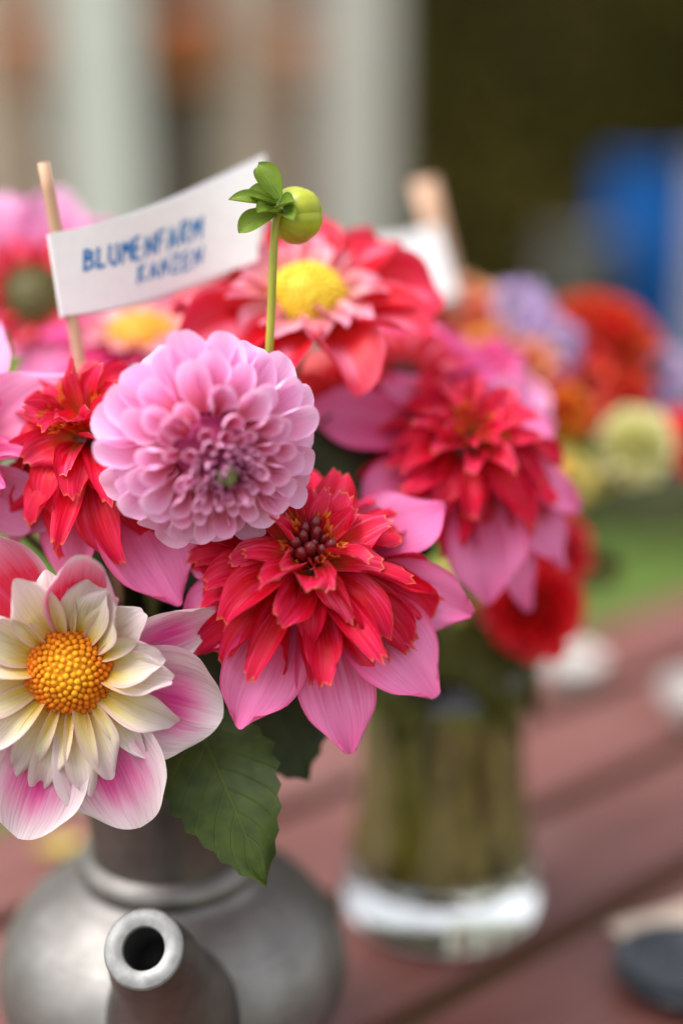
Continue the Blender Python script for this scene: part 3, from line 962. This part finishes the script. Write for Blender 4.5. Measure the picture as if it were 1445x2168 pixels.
for k, (tx, ty, dd, W, bx, by) in enumerate([(547, 350, -.001, .0052, 588, 420), (487, 420, -.004, .0038, 585, 436), (528, 408, -.002, .0052, 588, 430), (508, 490, -.004, .0050, 584, 452), (548, 447, -.014, .0042, 592, 452), (618, 425, -.008, .0042, 592, 440), (622, 462, -.011, .0038, 596, 446)]):
    p0 = at(bx, by, .6575)
    p1 = at(tx, ty, .660 + dd)
    side = axis(-.2, .9, 1) if k not in (3,) else axis(-.1, .5, 1)
    d = (p1 - p0)
    x = d.normalized()
    y = side.cross(x).normalized()
    z = x.cross(y)
    mm = Matrix((x, y, z)).transposed().to_4x4()
    mm.translation = p0
    me = petal_mesh('sepal', d.length * 1.04, W * 1.45, [(0, .45), (.3, .85), (.6, 1.0), (.85, .66), (1, .12)], 12, 14, roll=(1.5, .9), bend=(.5, -.9), tipk=0, ridge=.00012, seed=300 + k, ruffle=.03)
    obj('sepal', me, M['sepal'], bud, inv @ mm)
pts = bez(at(598, 446, .661), at(572, 452, .658), at(583, 560, .664), at(566, 800, .672), 20)
pts += bez(at(566, 800, .672), at(560, 900, .675), NECK_TOP + Vector((.02, 0, .08)), NECK_TOP + Vector((.01, 0, -.06)), 10)[1:]
obj('stem', tube_mesh('stem', [inv @ p for p in pts], lambda t: .0020 if t > .06 else .0024, 10), M['stem'], bud)

# ------------------------------------------------------------------ paper flags
M['paper'] = plain_mat('paper', (0.80, 0.79, 0.82), (0.84, 0.83, 0.86), 150, .7, .1, .0003, spec=.3)
M['ink'] = plain_mat('ink', (0.015, 0.13, 0.42), (0.03, 0.24, 0.55), 300, .5, .05, .0002)
M['stick'] = plain_mat('stick', (0.52, 0.30, 0.19), (0.64, 0.40, 0.28), 60, .6, .25, .0006, stretch=(1, 1, .06))


def flag_surface(c00, c10, c01, c11, sag, sag_t):
    """bilinear sheet (s along, t up) bowed along its length"""
    n = (c10 - c00).cross(c01 - c00).normalized()
    if n.dot(TW) < 0: n = -n

    def S(s, t, off=0.0):
        p = c00 * ((1 - s) * (1 - t)) + c10 * (s * (1 - t)) + c01 * ((1 - s) * t) + c11 * (s * t)
        p = p + n * (sag * math.sin(math.pi * s) + sag_t * math.sin(2 * math.pi * s) * .3 + off)
        p = p - UP * (.0045 * math.sin(math.pi * s))
        return p
    return S


def sheet(name, S, off, n=24, m=8, s0=0, s1=1, thick=.0003):
    v, f = [], []
    for q in (off, off - thick):
        for j in range(m + 1):
            for i in range(n + 1):
                v.append(S(lerp(s0, s1, i / n), j / m, q))
    k = (n + 1) * (m + 1)
    for j in range(m):
        for i in range(n):
            a = j * (n + 1) + i
            f.append((a, a + 1, a + n + 2, a + n + 1))
            f.append((k + a, k + a + n + 1, k + a + n + 2, k + a + 1))
    for i in range(n):
        f.append((i, k + i, k + i + 1, i + 1))
        a = m * (n + 1) + i
        f.append((a, a + 1, k + a + 1, k + a))
    for j in range(m):
        a = j * (n + 1)
        f.append((a, a + n + 1, k + a + n + 1, k + a))
        a += n
        f.append((a, k + a, k + a + n + 1, a + n + 1))
    return mesh(name, v, f, sm=False)


GL = {  # handwritten capitals as strokes in a unit cell
    'B': [[(0, 0), (.08, 1), (.5, .95), (.6, .75), (.15, .55), (.6, .45), (.62, .15), (0, 0)]],
    'L': [[(.1, 1), (.0, .02), (.6, .06)]],
    'U': [[(.05, 1), (.02, .2), (.3, 0), (.58, .2), (.62, 1)]],
    'M': [[(0, 0), (.1, 1), (.38, .4), (.68, 1), (.72, 0)]],
    'E': [[(.55, .98), (.08, 1), (0, 0), (.58, .04)], [(.04, .5), (.5, .54)]],
    'N': [[(0, 0), (.06, 1), (.56, .05), (.62, 1)]],
    'F': [[(.0, 0), (.08, 1), (.6, .98)], [(.04, .52), (.48, .55)]],
    'A': [[(0, 0), (.32, 1), (.64, 0)], [(.12, .36), (.54, .38)]],
    'R': [[(0, 0), (.06, 1), (.52, .95), (.58, .65), (.06, .5), (.6, 0)]],
    'K': [[(.04, 1), (0, 0)], [(.56, 1), (.04, .45), (.6, 0)]],
    'Z': [[(.02, .98), (.6, 1), (.0, .02), (.62, .05)]],
}


def write(S, text, s0, s1, t0, t1, hgt, wid, seed, aspect):
    """ribbon strokes laid on the sheet; wid in s units"""
    g = random.Random(seed)
    v, f = [], []
    n = len(text)
    for k, ch in enumerate(text):
        cell = (s1 - s0) / n
        ox = s0 + k * cell
        oy = lerp(t0, t1, k / max(1, n - 1)) + g.uniform(-.012, .012)
        for st in GL[ch]:
            P = [(ox + x * cell * 1.05 + g.uniform(-.003, .003) + y * cell * .12, oy + y * hgt + g.uniform(-.012, .012)) for x, y in st]
            Q = []
            for a, b in zip(P[:-1], P[1:]):
                for i in range(4):
                    Q.append((lerp(a[0], b[0], i / 4), lerp(a[1], b[1], i / 4)))
            Q.append(P[-1])
            b0 = len(v)
            for i, q in enumerate(Q):
                p, r = Q[max(0, i - 1)], Q[min(len(Q) - 1, i + 1)]
                dx, dy = (r[0] - p[0]) * aspect, (r[1] - p[1])
                ln = math.hypot(dx, dy) or 1
                w = wid * g.uniform(.85, 1.15)
                nx, ny = -dy / ln * w, dx / ln * w
                v.append(S(q[0] + nx / aspect, q[1] + ny, .00025))
                v.append(S(q[0] - nx / aspect, q[1] - ny, .00025))
                if i:
                    c = b0 + 2 * (i - 1)
                    f.append((c, c + 1, c + 3, c + 2))
    return mesh('lettering', v, f, sm=False)


stick_a, stick_b = at(93, 344, .688), at(176, 800, .717)
sd = (stick_b - stick_a).normalized()
foot = stick_b + (NECK_TOP + Vector((-.02, 0, .02)) - stick_b) * .9
flag = tag(empty('paper_flag', Matrix.Translation(stick_b)), 'white paper flag with blue handwriting folded round a wooden stick', 'flag')
inv = flag.matrix_world.inverted()
SR = .0031
pts = [stick_a + (stick_b - stick_a) * (i / 8) for i in range(9)]
pts += [stick_b + sd * .06, stick_b + sd * .16]
obj('stick', tube_mesh('stick', [inv @ p for p in pts], SR, 16), M['stick'], flag)
ff = .0042
c01, c00 = at(108, 494, .6925), at(136, 669, .7035)
c11, c10 = at(556, 346, .735), at(545, 552, .743)
S1 = flag_surface(c00, c10, c01, c11, -.005, .012)
pap = obj('paper', sheet('paper', lambda s, t, o: inv @ S1(s, t, o), 0), M['paper'], flag)
tag(pap, 'front leaf of the folded paper flag with the writing')
d01, d00 = at(112, 492, .6925) - TW * .006, at(140, 668, .7035) - TW * .006
d11, d10 = at(562, 326, .755), at(556, 560, .761)
S2 = flag_surface(d00, d10, d01, d11, -.002, .010)
obj('paper', sheet('paper', lambda s, t, o: inv @ S2(s, t, o), 0), M['paper'], flag)
# fold round the stick
v, f = [], []
for j in range(7):
    t = j / 6
    a, b = S1(0, t, 0), S2(0, t, 0)
    mid_ = (a + b) / 2
    rr = (a - b) / 2
    out = (c00 - c10).normalized()
    for i in range(9):
        q = math.pi * i / 8
        v.append(inv @ (mid_ + rr * math.cos(q) + out * rr.length * math.sin(q)))
for j in range(6):
    for i in range(8):
        k = j * 9 + i
        f.append((k, k + 1, k + 10, k + 9))
obj('paper_fold', mesh('paper_fold', v, f), M['paper'], flag)
asp = (c10 - c00).length / (c01 - c00).length
l1 = obj('lettering', write(lambda s, t, o: inv @ S1(s, t, o), 'BLUMENFARM', .125, .735, .50, .47, .235, .021, 3, asp), M['ink'], pap)
l2 = obj('lettering', write(lambda s, t, o: inv @ S1(s, t, o), 'KANZEN', .385, .745, .215, .20, .19, .018, 6, asp), M['ink'], pap)

# blank flag of the second bouquet
s2a, s2b = at(896, 382, .985), at(960, 640, 1.0)
flag2 = tag(empty('paper_flag', Matrix.Translation(s2b)), 'blank white paper flag on a thick wooden stick in the rear bouquet', 'flag')
inv2 = flag2.matrix_world.inverted()
sd2 = (s2b - s2a).normalized()
obj('stick', tube_mesh('stick', [inv2 @ (s2a + sd2 * (.035 * i)) for i in range(9)], .0085, 14), M['stick'], flag2)
S3 = flag_surface(at(760, 640, .99), at(968, 625, .975), at(735, 500, .985), at(925, 476, .972), .004, .003)
obj('paper', sheet('paper', lambda s, t, o: inv2 @ S3(s, t, o), 0), M['paper'], flag2)

# ------------------------------------------------------------------ leaves of the front bouquet (parts of the flowers they grow on)
leaf_between('leaf', at(395, 1480, .690), at(560, 1861, .655), axis(.1, .25, 1), .0262, 'leaf', D, (.2, -.45), .12, 21)
leaf_between('leaf', at(520, 1400, .72), at(650, 1640, .715), axis(.2, .5, 1), .030, 'leaf_dark', B, (.1, -.3), .2, 22)
leaf_between('leaf', at(560, 1420, .73), at(520, 1640, .725), axis(-.1, .6, 1), .032, 'leaf_dark', B, (.1, -.3), .2, 23)
leaf_between('leaf', at(420, 1320, .73), at(330, 1560, .70), axis(-.1, .5, 1), .030, 'leaf_dark', D, (.1, -.3), .2, 24)
leaf_between('leaf', at(340, 830, .705), at(272, 775, .690), axis(-.2, .9, 1), .0085, 'leaf_grey', A, (.8, -1.6), .1, 25, teeth=0)
leaf_between('leaf', at(-60, 860, .74), at(48, 762, .735), axis(-.1, .4, 1), .011, 'leaf_light', Nn, (.1, -.5), .2, 26)
leaf_between('leaf', at(-50, 850, .745), at(15, 706, .74), axis(.6, .4, 1), .011, 'leaf_light', Nn, (.1, -.5), .2, 27)
gl = random.Random(5)
for k in range(26):
    px, py = gl.uniform(250, 950), gl.uniform(780, 1380)
    own = (A, B, C, D, E_, F_, K_)[k % 7]
    p0 = NECK_TOP + Vector((gl.uniform(-.03, .03), gl.uniform(-.02, .03), gl.uniform(.0, .10)))
    d = gl.uniform(.76, .80)
    p1 = at(px, py, d)
    dd = p1 - p0
    p0 = p1 - dd.normalized() * min(dd.length, gl.uniform(.07, .10))
    leaf_between('leaf', p0, p1, axis(gl.uniform(-.5, .5), gl.uniform(.2, .9), 1), gl.uniform(.020, .030), 'leaf_dark', own, (.2, -.7), .2, 40 + k)

# ------------------------------------------------------------------ glass vase with the rear bouquet
VD = 0.975
vb = at(930, 1925, VD)
VASE = Vector((vb.x, vb.y, 0.0))
T = NT('clear_glass')
M['glass'] = T.done(T.principled((.97, .99, .98), .02, spec=.5, **{'Transmission Weight': 1.0, 'IOR': 1.48}))
T = NT('water')
M['water'] = T.done(T.principled((.93, .95, .88), .0, spec=.5, **{'Transmission Weight': 1.0, 'IOR': 1.333}))
vase = tag(empty('glass_vase', Matrix.Translation(VASE)), 'clear glass vase with a thick base holding the rear bouquet', 'vase')
outer = [(0, .0015), (.050, .0008), (.062, .003), (.0665, .010), (.0668, .022), (.0625, .045), (.0565, .080), (.0535, .120), (.0535, .155), (.056, .188)]
inner = [(.0535, .1885), (.0500, .155), (.0500, .120), (.0528, .080), (.0580, .047), (.0590, .038), (.050, .031), (0, .029)]
obj('glass_wall', lathe_mesh('glass_wall', outer + inner, 64), M['glass'], vase)
wat = [(0, .0295), (.0505, .0315), (.0593, .0383), (.0583, .047), (.0531, .080), (.0503, .120), (.0503, .155), (.0533, .184), (0, .184)]
obj('water', lathe_mesh('water', wat, 64), M['water'], vase)
VTOP = VASE + Vector((0, 0, .185))


def vase_mouth(k):
    a = k * 2.4 + .5
    r = .043 * math.sqrt(((k * 7) % 20 + .5) / 20)
    return VTOP + Vector((r * math.cos(a), r * math.sin(a), 0))


def vstem(root, k, ax, extra=.0):
    m = root.matrix_world
    inv = m.inverted()
    p0 = m.translation - ax * .012
    mo = vase_mouth(k)
    a = k * 2.4 + .5 + .5
    foot = VASE + Vector((.044 * math.cos(a), .044 * math.sin(a), .042))
    pts = bez(p0, p0 - ax * .05, mo + Vector((0, 0, .06)), mo, 12) + bez(mo, mo + (foot - mo) * .3, mo + (foot - mo) * .7, foot, 6)[1:]
    obj('stem', tube_mesh('stem', [inv @ p for p in pts], .0036, 8), M['stem_wet'], root)
    for q in range(3):   # leafy side shoots of the same plant
        mo2 = vase_mouth(k + 11 * (q + 1))
        a2 = (k + 11 * (q + 1)) * 2.4 + .5 + (.6, -.5, 2.0)[q]
        rf = (.046, .040, .026)[q]
        ft = VASE + Vector((rf * math.cos(a2), rf * math.sin(a2), .042))
        pts = bez(mo2 + Vector((0, 0, .05)), mo2, mo2 + (ft - mo2) * .6, ft, 8)
        obj('shoot', tube_mesh('shoot', [inv @ p for p in pts], .0042, 8), M['stem_wet'], root)


def rear(kind, k, name, label, px, py, d, ax, mats, R, **kw):
    c = at(px, py, d)
    if kind == 'ball':
        o = ball_dahlia(name, label, c, ax, a=R, b=R * kw.get('flat', .75), N=kw.get('N', 100), mats=mats, res=(6, 6), seed=60 + k, core=False, wide=1.35)
    else:
        s = R / .05
        o = collarette(name, label, c, ax, g8(kw.get('n', 9), kw.get('phi', 82), R, R * kw.get('w', .38)), simple_collar(kw.get('cn', 10), 55, R * .6, R * .18, 60 + k), disc=(R * .25, R * .18, 50, R * .03), mats=mats, seed=60 + k, group=kw.get('group'), cres=(5, 5))
    vstem(o, k, ax)
    return o


V = []
V.append(rear('ball', 0, 'red_dahlia', 'bright red ball dahlia hanging lowest over the glass vase', 1128, 1285, .870, axis(.15, .25, 1), ('deep_red', 'deep_red', 'deep_red'), .031, N=80))
V.append(rear('col', 1, 'red_dahlia', 'apricot and red dahlia under the blank paper flag', 955, 660, 1.0, axis(-.1, .7, 1), ('apricot', 'orange_red', 'maroon'), .036))
V.append(rear('ball', 2, 'orange_dahlia', 'large orange red ball dahlia beside the lavender asters', 1268, 735, 1.02, axis(.25, .5, 1), ('orange_red', 'orange_red', 'deep_red'), .042))
V.append(rear('ball', 3, 'marigold', 'small orange marigold above the green sprig', 1188, 872, .96, axis(-.1, .3, 1), ('orange', 'orange', 'orange_red'), .019, N=60))
V.append(rear('ball', 4, 'lime_dahlia', 'pale lime green ball dahlia in the rear bouquet', 1345, 945, .97, axis(.05, .25, 1), ('lime', 'lime', 'lime'), .027, N=80))
V.append(rear('col', 5, 'aster', 'big pale lavender aster between the apricot and orange red flowers', 1092, 648, 1.0, axis(-.1, .6, 1), ('lavender', 'lavender', 'green_disc'), .026, n=22, w=.12))
V.append(rear('col', 6, 'aster', 'small lavender aster pressed against the orange red ball dahlia', 1185, 716, .985, axis(.1, .5, 1), ('lavender', 'lavender', 'green_disc'), .019, n=20, w=.13))
V.append(rear('col', 7, 'aster', 'lavender aster above the lime ball dahlia, outermost of the rear bouquet', 1405, 775, 1.02, axis(.4, .6, 1), ('lavender', 'lavender', 'green_disc'), .024, n=20, w=.13))
V.append(rear('col', 8, 'yellow_flower', 'straw yellow flower below the small orange marigold', 1185, 992, .95, axis(-.2, .7, 1), ('straw', 'straw', 'orange_disc'), .022))
V.append(rear('col', 9, 'red_dahlia', 'red dahlia half cut off beside the lime ball dahlia', 1470, 935, .99, axis(.3, .2, 1), ('deep_red', 'deep_red', 'maroon'), .024))
V.append(rear('col', 10, 'orange_dahlia', 'red dahlia below the large orange red ball dahlia', 1245, 820, .985, axis(.1, .1, 1), ('deep_red', 'orange_red', 'maroon'), .026))
V.append(rear('ball', 11, 'red_dahlia', 'red ball dahlia just above the lowest hanging one, over the vase', 1165, 1165, .92, axis(.3, .2, 1), ('deep_red', 'rose_ray', 'deep_red'), .027, N=80))
V.append(rear('col', 12, 'pink_dahlia', 'small rose pink dahlia beside the orange marigold and lavender asters', 1120, 770, .98, axis(0, .5, 1), ('magenta', 'apricot', 'maroon'), .028))
V.append(rear('ball', 13, 'orange_dahlia', 'small orange red dahlia between the lime ball and the big orange red one', 1315, 835, 1.0, axis(.3, .3, 1), ('orange_red', 'orange_red', 'deep_red'), .024, N=60))
V.append(rear('col', 14, 'apricot_dahlia', 'pale apricot dahlia behind the drooping red and pink one', 1010, 715, .99, axis(-.1, .6, 1), ('apricot', 'apricot', 'orange_disc'), .028))
gl = random.Random(15)
for k in range(30):
    own = V[k % len(V)]
    lpy = gl.uniform(700, 1330)
    p1 = at(gl.uniform(980, 1200 if lpy < 1000 else 1330), lpy, gl.uniform(.98, 1.06))
    p0 = VTOP + Vector((gl.uniform(-.03, .03), gl.uniform(-.02, .02), gl.uniform(.0, .06)))
    dd = p1 - p0
    p0 = p1 - dd.normalized() * min(dd.length, gl.uniform(.06, .11))
    leaf_between('leaf', p0, p1, axis(gl.uniform(-.5, .5), gl.uniform(.2, .9), 1), gl.uniform(.012, .020), ('leaf', 'leaf_olive', 'leaf_dark')[k % 3], own, (.2, -.7), .2, 140 + k)
for k, (px, py, qx, qy) in enumerate([(1150, 1010, 1110, 985), (1200, 990, 1180, 905), (1190, 1000, 1250, 935), (1180, 960, 1165, 900), (1200, 960, 1225, 915)]):
    leaf_between('leaf', at(px, py, .97), at(qx, qy, .955), axis(0, .6, 1), .010, 'leaf_light', V[3], (.1, -.4), .2, 180 + k)
for k in range(18):
    a = -1.57 + (k - 8.5) * .21
    leaf_between('leaf', VASE + Vector((.02 * math.cos(a), .02 * math.sin(a), .24)), VASE + Vector((.060 * math.cos(a), .060 * math.sin(a), gl.uniform(.145, .20))), Vector((math.cos(a), math.sin(a), .6)).normalized(), .020, 'leaf_olive', V[k % 11], (.1, -.5), .2, 190 + k)

# ------------------------------------------------------------------ things on the table
M['ceramic'] = plain_mat('ceramic', (0.42, 0.39, 0.375), (0.48, 0.45, 0.43), 20, .25, .02, .001)
M['dark_glaze'] = plain_mat('dark_glaze', (0.018, 0.022, 0.028), (0.03, 0.036, 0.045), 30, .18, .02, .001)
M['napkin'] = plain_mat('napkin', (0.62, 0.48, 0.38), (0.70, 0.56, 0.46), 60, .8, .3, .001)


def dish(name, label, cat, p, R, h, mat, rim_mat=None):
    root = tag(empty(name, Matrix.Translation(p)), label, cat)
    pr = [(0, .003), (R * .45, .002), (R * .5, .0), (R * .55, .001), (R * .80, h * .4), (R * .95, h * .8), (R, h), (R * .97, h + .0015), (R * .92, h * .85), (R * .74, h * .45), (R * .4, h * .22), (0, h * .2)]
    obj('bowl_wall', lathe_mesh('bowl_wall', pr, 48), M[mat], root)
    return root


def floor_pt(px, py, z=0.0):
    d = FW + RT * ((px - 722.5) / FPX) - UP * ((py - 1084) / FPX)
    t = (z - CAM_H) / d.z
    p = EYE + d * t
    return Vector((p.x, p.y, z))


dish('bowl', 'small white bowl beside the glass vase, by the far table edge', 'bowl', floor_pt(1205, 1455), .032, .030, 'ceramic')
dish('bowl', 'white bowl half cut off on the bare boards', 'bowl', floor_pt(1475, 1530), .036, .034, 'ceramic')
dish('dark_dish', 'glossy black shallow dish in front of the folded napkin', 'dish', floor_pt(1450, 2090), .046, .016, 'dark_glaze')
nk = floor_pt(1425, 1985)
nap = tag(empty('napkin', Matrix.Translation(nk) @ Matrix.Rotation(R_(25), 4, 'Z')), 'folded beige paper napkin behind the black dish', 'napkin')
for q in range(3):
    v, f = [], []
    for j in range(7):
        for i in range(9):
            v.append((lerp(-.035, .035, i / 8), lerp(-.022, .022, j / 6) + q * .001, .0012 + q * .0022 + .0007 * math.sin(i * 1.1 + j * .7 + q)))
    for j in range(6):
        for i in range(8):
            k = j * 9 + i
            f.append((k, k + 1, k + 10, k + 9))
    obj('fold', mesh('fold', v, f), M['napkin'], nap)
pf = floor_pt(75, 1805)
fp = petal_mesh('fallen_petal', .036, .012, P_ROUND, 8, 8, roll=(.6, .3), bend=(.1, .3), seed=400)
o = obj('fallen_petal', fp, M['straw'])
o.matrix_world = Matrix.Translation(pf + Vector((0, 0, .001))) @ Matrix.Rotation(R_(15), 4, 'Z')
tag(o, 'pale yellow petal fallen on the boards behind the jug', 'petal')

# ------------------------------------------------------------------ background: house front, hedge, barrel
HY = 5.2
kx = lambda px, Y=HY: (px - 722.5) / FPX * (Y * math.cos(PITCH) + .0) * 1.0
HD = lambda Y, z: Y * math.cos(PITCH) + (CAM_H - z) * math.sin(PITCH)
hx = lambda px, Y=HY: (px - 722.5) / FPX * HD(Y, .6)


def hz(py, Y=HY):
    k = (1084 - py) / FPX
    # point at depth Y: solve along ray
    d = FW + UP * k
    return CAM_H + d.z / d.y * Y


M['plaster'] = plain_mat('plaster', (0.49, 0.49, 0.455), (0.55, 0.545, 0.51), 6, .85, .2, .01)
M['plaster_b'] = plain_mat('plaster_b', (0.40, 0.365, 0.335), (0.45, 0.415, 0.38), 6, .85, .2, .01)
M['tan_board'] = plain_mat('tan_board', (0.42, 0.31, 0.24), (0.50, 0.38, 0.30), 10, .7, .2, .005, stretch=(1, 1, .2))
M['brown_board'] = plain_mat('brown_board', (0.17, 0.075, 0.03), (0.22, 0.10, 0.045), 10, .7, .2, .005)
M['terracotta'] = plain_mat('terracotta', (0.50, 0.13, 0.04), (0.58, 0.17, 0.06), 14, .8, .2, .003)
M['dark_slate'] = plain_mat('dark_slate', (0.15, 0.115, 0.085), (0.19, 0.15, 0.115), 14, .8, .2, .003)
house = tag(empty('house_front', Matrix.Translation((-1.5, HY, GZ))), 'pale plastered house front with broad pillars and boarded bays', 'house')
hi_ = house.matrix_world.inverted()


def hbox(name, px0, px1, z0, z1, y0, y1, mat, parent=house):
    o = box(name, (hx(px0) + 1.5, y0, z0 - GZ), (hx(px1) + 1.5, y1, z1 - GZ), M[mat], None, .008)
    o.parent = parent
    return o


TOPZ = 2.2
for a, b, mt in ((128, 302, 'plaster'), (668, 832, 'plaster_b'), (-480, -270, 'plaster'), (-1080, -870, 'plaster')):
    hbox('pillar', a, b, GZ, TOPZ, -.10, .14, mt)
hbox('back_wall', -2200, 818, GZ, TOPZ, .20, .32, 'dark_slate')
hbox('lintel', -2200, 824, TOPZ + .003, TOPZ + .5, -.12, .30, 'plaster')
for bay, (a, b) in enumerate(((302, 668), (-270, 128), (-870, -480))):
    w = b - a
    for q, (f0, f1, mt) in enumerate(((.0, .06, 'brown_board'), (.42, .78, 'tan_board'), (.83, .97, 'brown_board'))):
        for (z0, z1) in ((GZ + .05, hz(345)), (hz(328), hz(196)), (hz(176), hz(20)), (hz(2), TOPZ - .05)):
            hbox('panel', a + w * f0 + 2, a + w * f1 - 2, z0, z1, .08, .13, mt)
    for (z0, z1) in ((hz(345), hz(328)), (hz(196), hz(176)), (hz(20), hz(2))):
        hbox('rail', a + 2, b - 2, z0 + .002, z1 - .002, .07, .15, 'tan_board' if bay else 'plaster_b')
hbox('plinth', -2200, 824, GZ, GZ + .28, -.13, .10, 'plaster_b')
# clay pot on the rail
pz = hz(176)
pot = tag(empty('clay_pot', Matrix.Translation((hx(400), HY + .045, pz))), 'terracotta pot standing on a rail between the pale pillars', 'pot')
pr = [(0, 0), (.085, 0), (.092, .01), (.112, .165), (.128, .167), (.130, .235), (.120, .237), (.110, .17), (.08, .15), (0, .145)]
pm = lathe_mesh('pot_wall', pr, 32)
obj('pot_wall', pm, M['terracotta'], pot)
for px_, lb, k_ in ((632, 'slim terracotta pot squeezed against the pillar next to the hedge', .7), (62, 'terracotta pot on the rail of the outer bay', .8)):
    p_ = tag(empty('clay_pot', Matrix.Translation((hx(px_), HY + .045, pz)) @ Matrix.Scale(k_, 4)), lb, 'pot')
    obj('pot_wall', pm, None, p_)

# hedge
M['hedge_leaf'] = plain_mat('hedge_leaf', (0.062, 0.062, 0.009), (0.125, 0.092, 0.018), 1.2, .8, .1, .01, spec=.05)
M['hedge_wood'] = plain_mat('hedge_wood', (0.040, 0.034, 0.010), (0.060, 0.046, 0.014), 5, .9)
hedge = tag(empty('hedge', Matrix.Translation((2.53, 5.95, GZ))), 'tall dark olive hedge behind the rear bouquet', 'hedge')
hv, hf = [], []
g = random.Random(77)
for k in range(26000):
    x = g.uniform(-2.35, 4.2)
    z = g.uniform(.02, 3.6)
    y = -.35 + .22 * math.sin(x * 3.1 + z * 1.7) * math.cos(z * 2.3 - x) + abs(g.gauss(0, .22))
    c = Vector((x, y, z))
    a = Vector((g.uniform(-1, 1), g.uniform(-1, 1), g.uniform(-1, 1))).normalized()
    b = a.orthogonal().normalized()
    L, w = g.uniform(.05, .10), g.uniform(.018, .03)
    i = len(hv)
    hv += [c - a * L * .5, c + b * w, c + a * L * .5, c - b * w]
    hf.append((i, i + 1, i + 2, i + 3))
o = obj('foliage', mesh('foliage', hv, hf, sm=False), M['hedge_leaf'], hedge)
o['kind'] = 'stuff'
for k in range(9):
    x = -2.2 + k * .78
    pts = [Vector((x, .3, 0)), Vector((x + g.uniform(-.1, .1), .3, 1.2)), Vector((x + g.uniform(-.2, .2), .35, 2.4)), Vector((x + g.uniform(-.3, .3), .3, 3.4))]
    obj('trunk', tube_mesh('trunk', pts, lambda t: .06 - .04 * t, 8), M['hedge_wood'], hedge)
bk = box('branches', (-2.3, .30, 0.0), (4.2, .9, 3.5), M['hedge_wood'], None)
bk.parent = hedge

# blue barrel with a grey bucket beside it
M['blue'] = plain_mat('blue', (0.002, 0.055, 0.21), (0.003, 0.068, 0.25), 4, .75, .05, .003, spec=.15)
M['bucket'] = plain_mat('bucket', (0.09, 0.085, 0.08), (0.12, 0.11, 0.105), 10, .7, .05, .002)
BY = 4.95
bx_ = hx(1240, BY)
rb = .24
barrel = tag(empty('barrel', Matrix.Translation((bx_ + rb + .07, BY, GZ))), 'tall blue plastic barrel in front of the dark hedge', 'barrel')
topz = hz(350, BY) - GZ
pr = [(0, .01), (rb * .9, 0), (rb * .98, .03)]
for k in range(12):
    z = lerp(.06, topz - .08, k / 11)
    pr.append((rb + (.010 if k in (3, 4, 8, 9) else .0) - .01 * abs(k - 5.5) / 5.5, z))
pr += [(rb * .93, topz - .03), (rb * .85, topz), (0, topz + .005)]
obj('shell', lathe_mesh('shell', pr, 40), M['blue'], barrel)
obj('lid_ring', lathe_mesh('lid_ring', [(rb * .86, topz - .03), (rb * .97, topz - .02), (rb * .97, topz + .012), (rb * .84, topz + .014)], 40), M['blue'], barrel)
o = barrel
bucket = tag(empty('bucket', Matrix.Translation((hx(1245, 4.7), 4.7, GZ))), 'tall grey metal bin left of the blue barrel', 'bin')
bh = hz(500, 4.7) - GZ
obj('bin_wall', lathe_mesh('bin_wall', [(0, .01), (.10, 0), (.105, .02), (.125, bh - .02), (.132, bh - .01), (.132, bh), (.118, bh), (.11, bh - .3), (0, bh - .31)], 32), M['bucket'], bucket)

# low shrub at the hedge's foot and a pale post
M['shrub_leaf'] = plain_mat('shrub_leaf', (0.035, 0.045, 0.012), (0.065, 0.070, 0.020), 2.0, .6, .1, .01, spec=.3)
shrub = tag(empty('low_shrub', Matrix.Translation((hx(1420, 4.4), 4.4, GZ))), 'low olive shrub on the lawn in front of the blue barrel', 'shrub')
sv, sf = [], []
sh = hz(985, 4.4) - GZ
for k in range(7000):
    a, t = g.uniform(0, 6.28), math.acos(g.uniform(0, 1))
    q = g.uniform(.55, 1.0) * (1 + .12 * math.sin(a * 5) * math.sin(t * 4))
    c = Vector((.75 * q * math.sin(t) * math.cos(a), .30 * q * math.sin(t) * math.sin(a), sh * q * math.cos(t) ** .6))
    d = Vector((g.uniform(-1, 1), g.uniform(-1, 1), g.uniform(-1, 1))).normalized()
    b = d.orthogonal().normalized()
    L, w = g.uniform(.03, .06), g.uniform(.010, .018)
    i = len(sv)
    sv += [c - d * L * .5, c + b * w, c + d * L * .5, c - b * w]
    sf.append((i, i + 1, i + 2, i + 3))
o = obj('foliage', mesh('foliage', sv, sf, sm=False), M['shrub_leaf'], shrub)
o['kind'] = 'stuff'
for k in range(6):
    a = k * 1.05
    obj('branch', tube_mesh('branch', [Vector((.03 * math.cos(a), .03 * math.sin(a), 0)), Vector((.22 * math.cos(a), .1 * math.sin(a), sh * .4)), Vector((.5 * math.cos(a), .2 * math.sin(a), sh * .65))], lambda t: .012 - .007 * t, 6), M['hedge_wood'], shrub)
M['pale_post'] = plain_mat('pale_post', (0.34, 0.29, 0.33), (0.40, 0.35, 0.38), 6, .8, .2, .004)
post = tag(empty('post', Matrix.Translation((hx(1520, 4.75), 4.75, GZ))), 'pale lilac grey post standing beside the blue barrel', 'post')
ph_ = hz(335, 4.75) - GZ
o = box('shaft', (-.055, -.055, 0), (.055, .055, ph_ - .02), M['pale_post'], post, .004)
o = box('cap', (-.062, -.062, ph_ - .019), (.062, .062, ph_), M['pale_post'], post, .004)
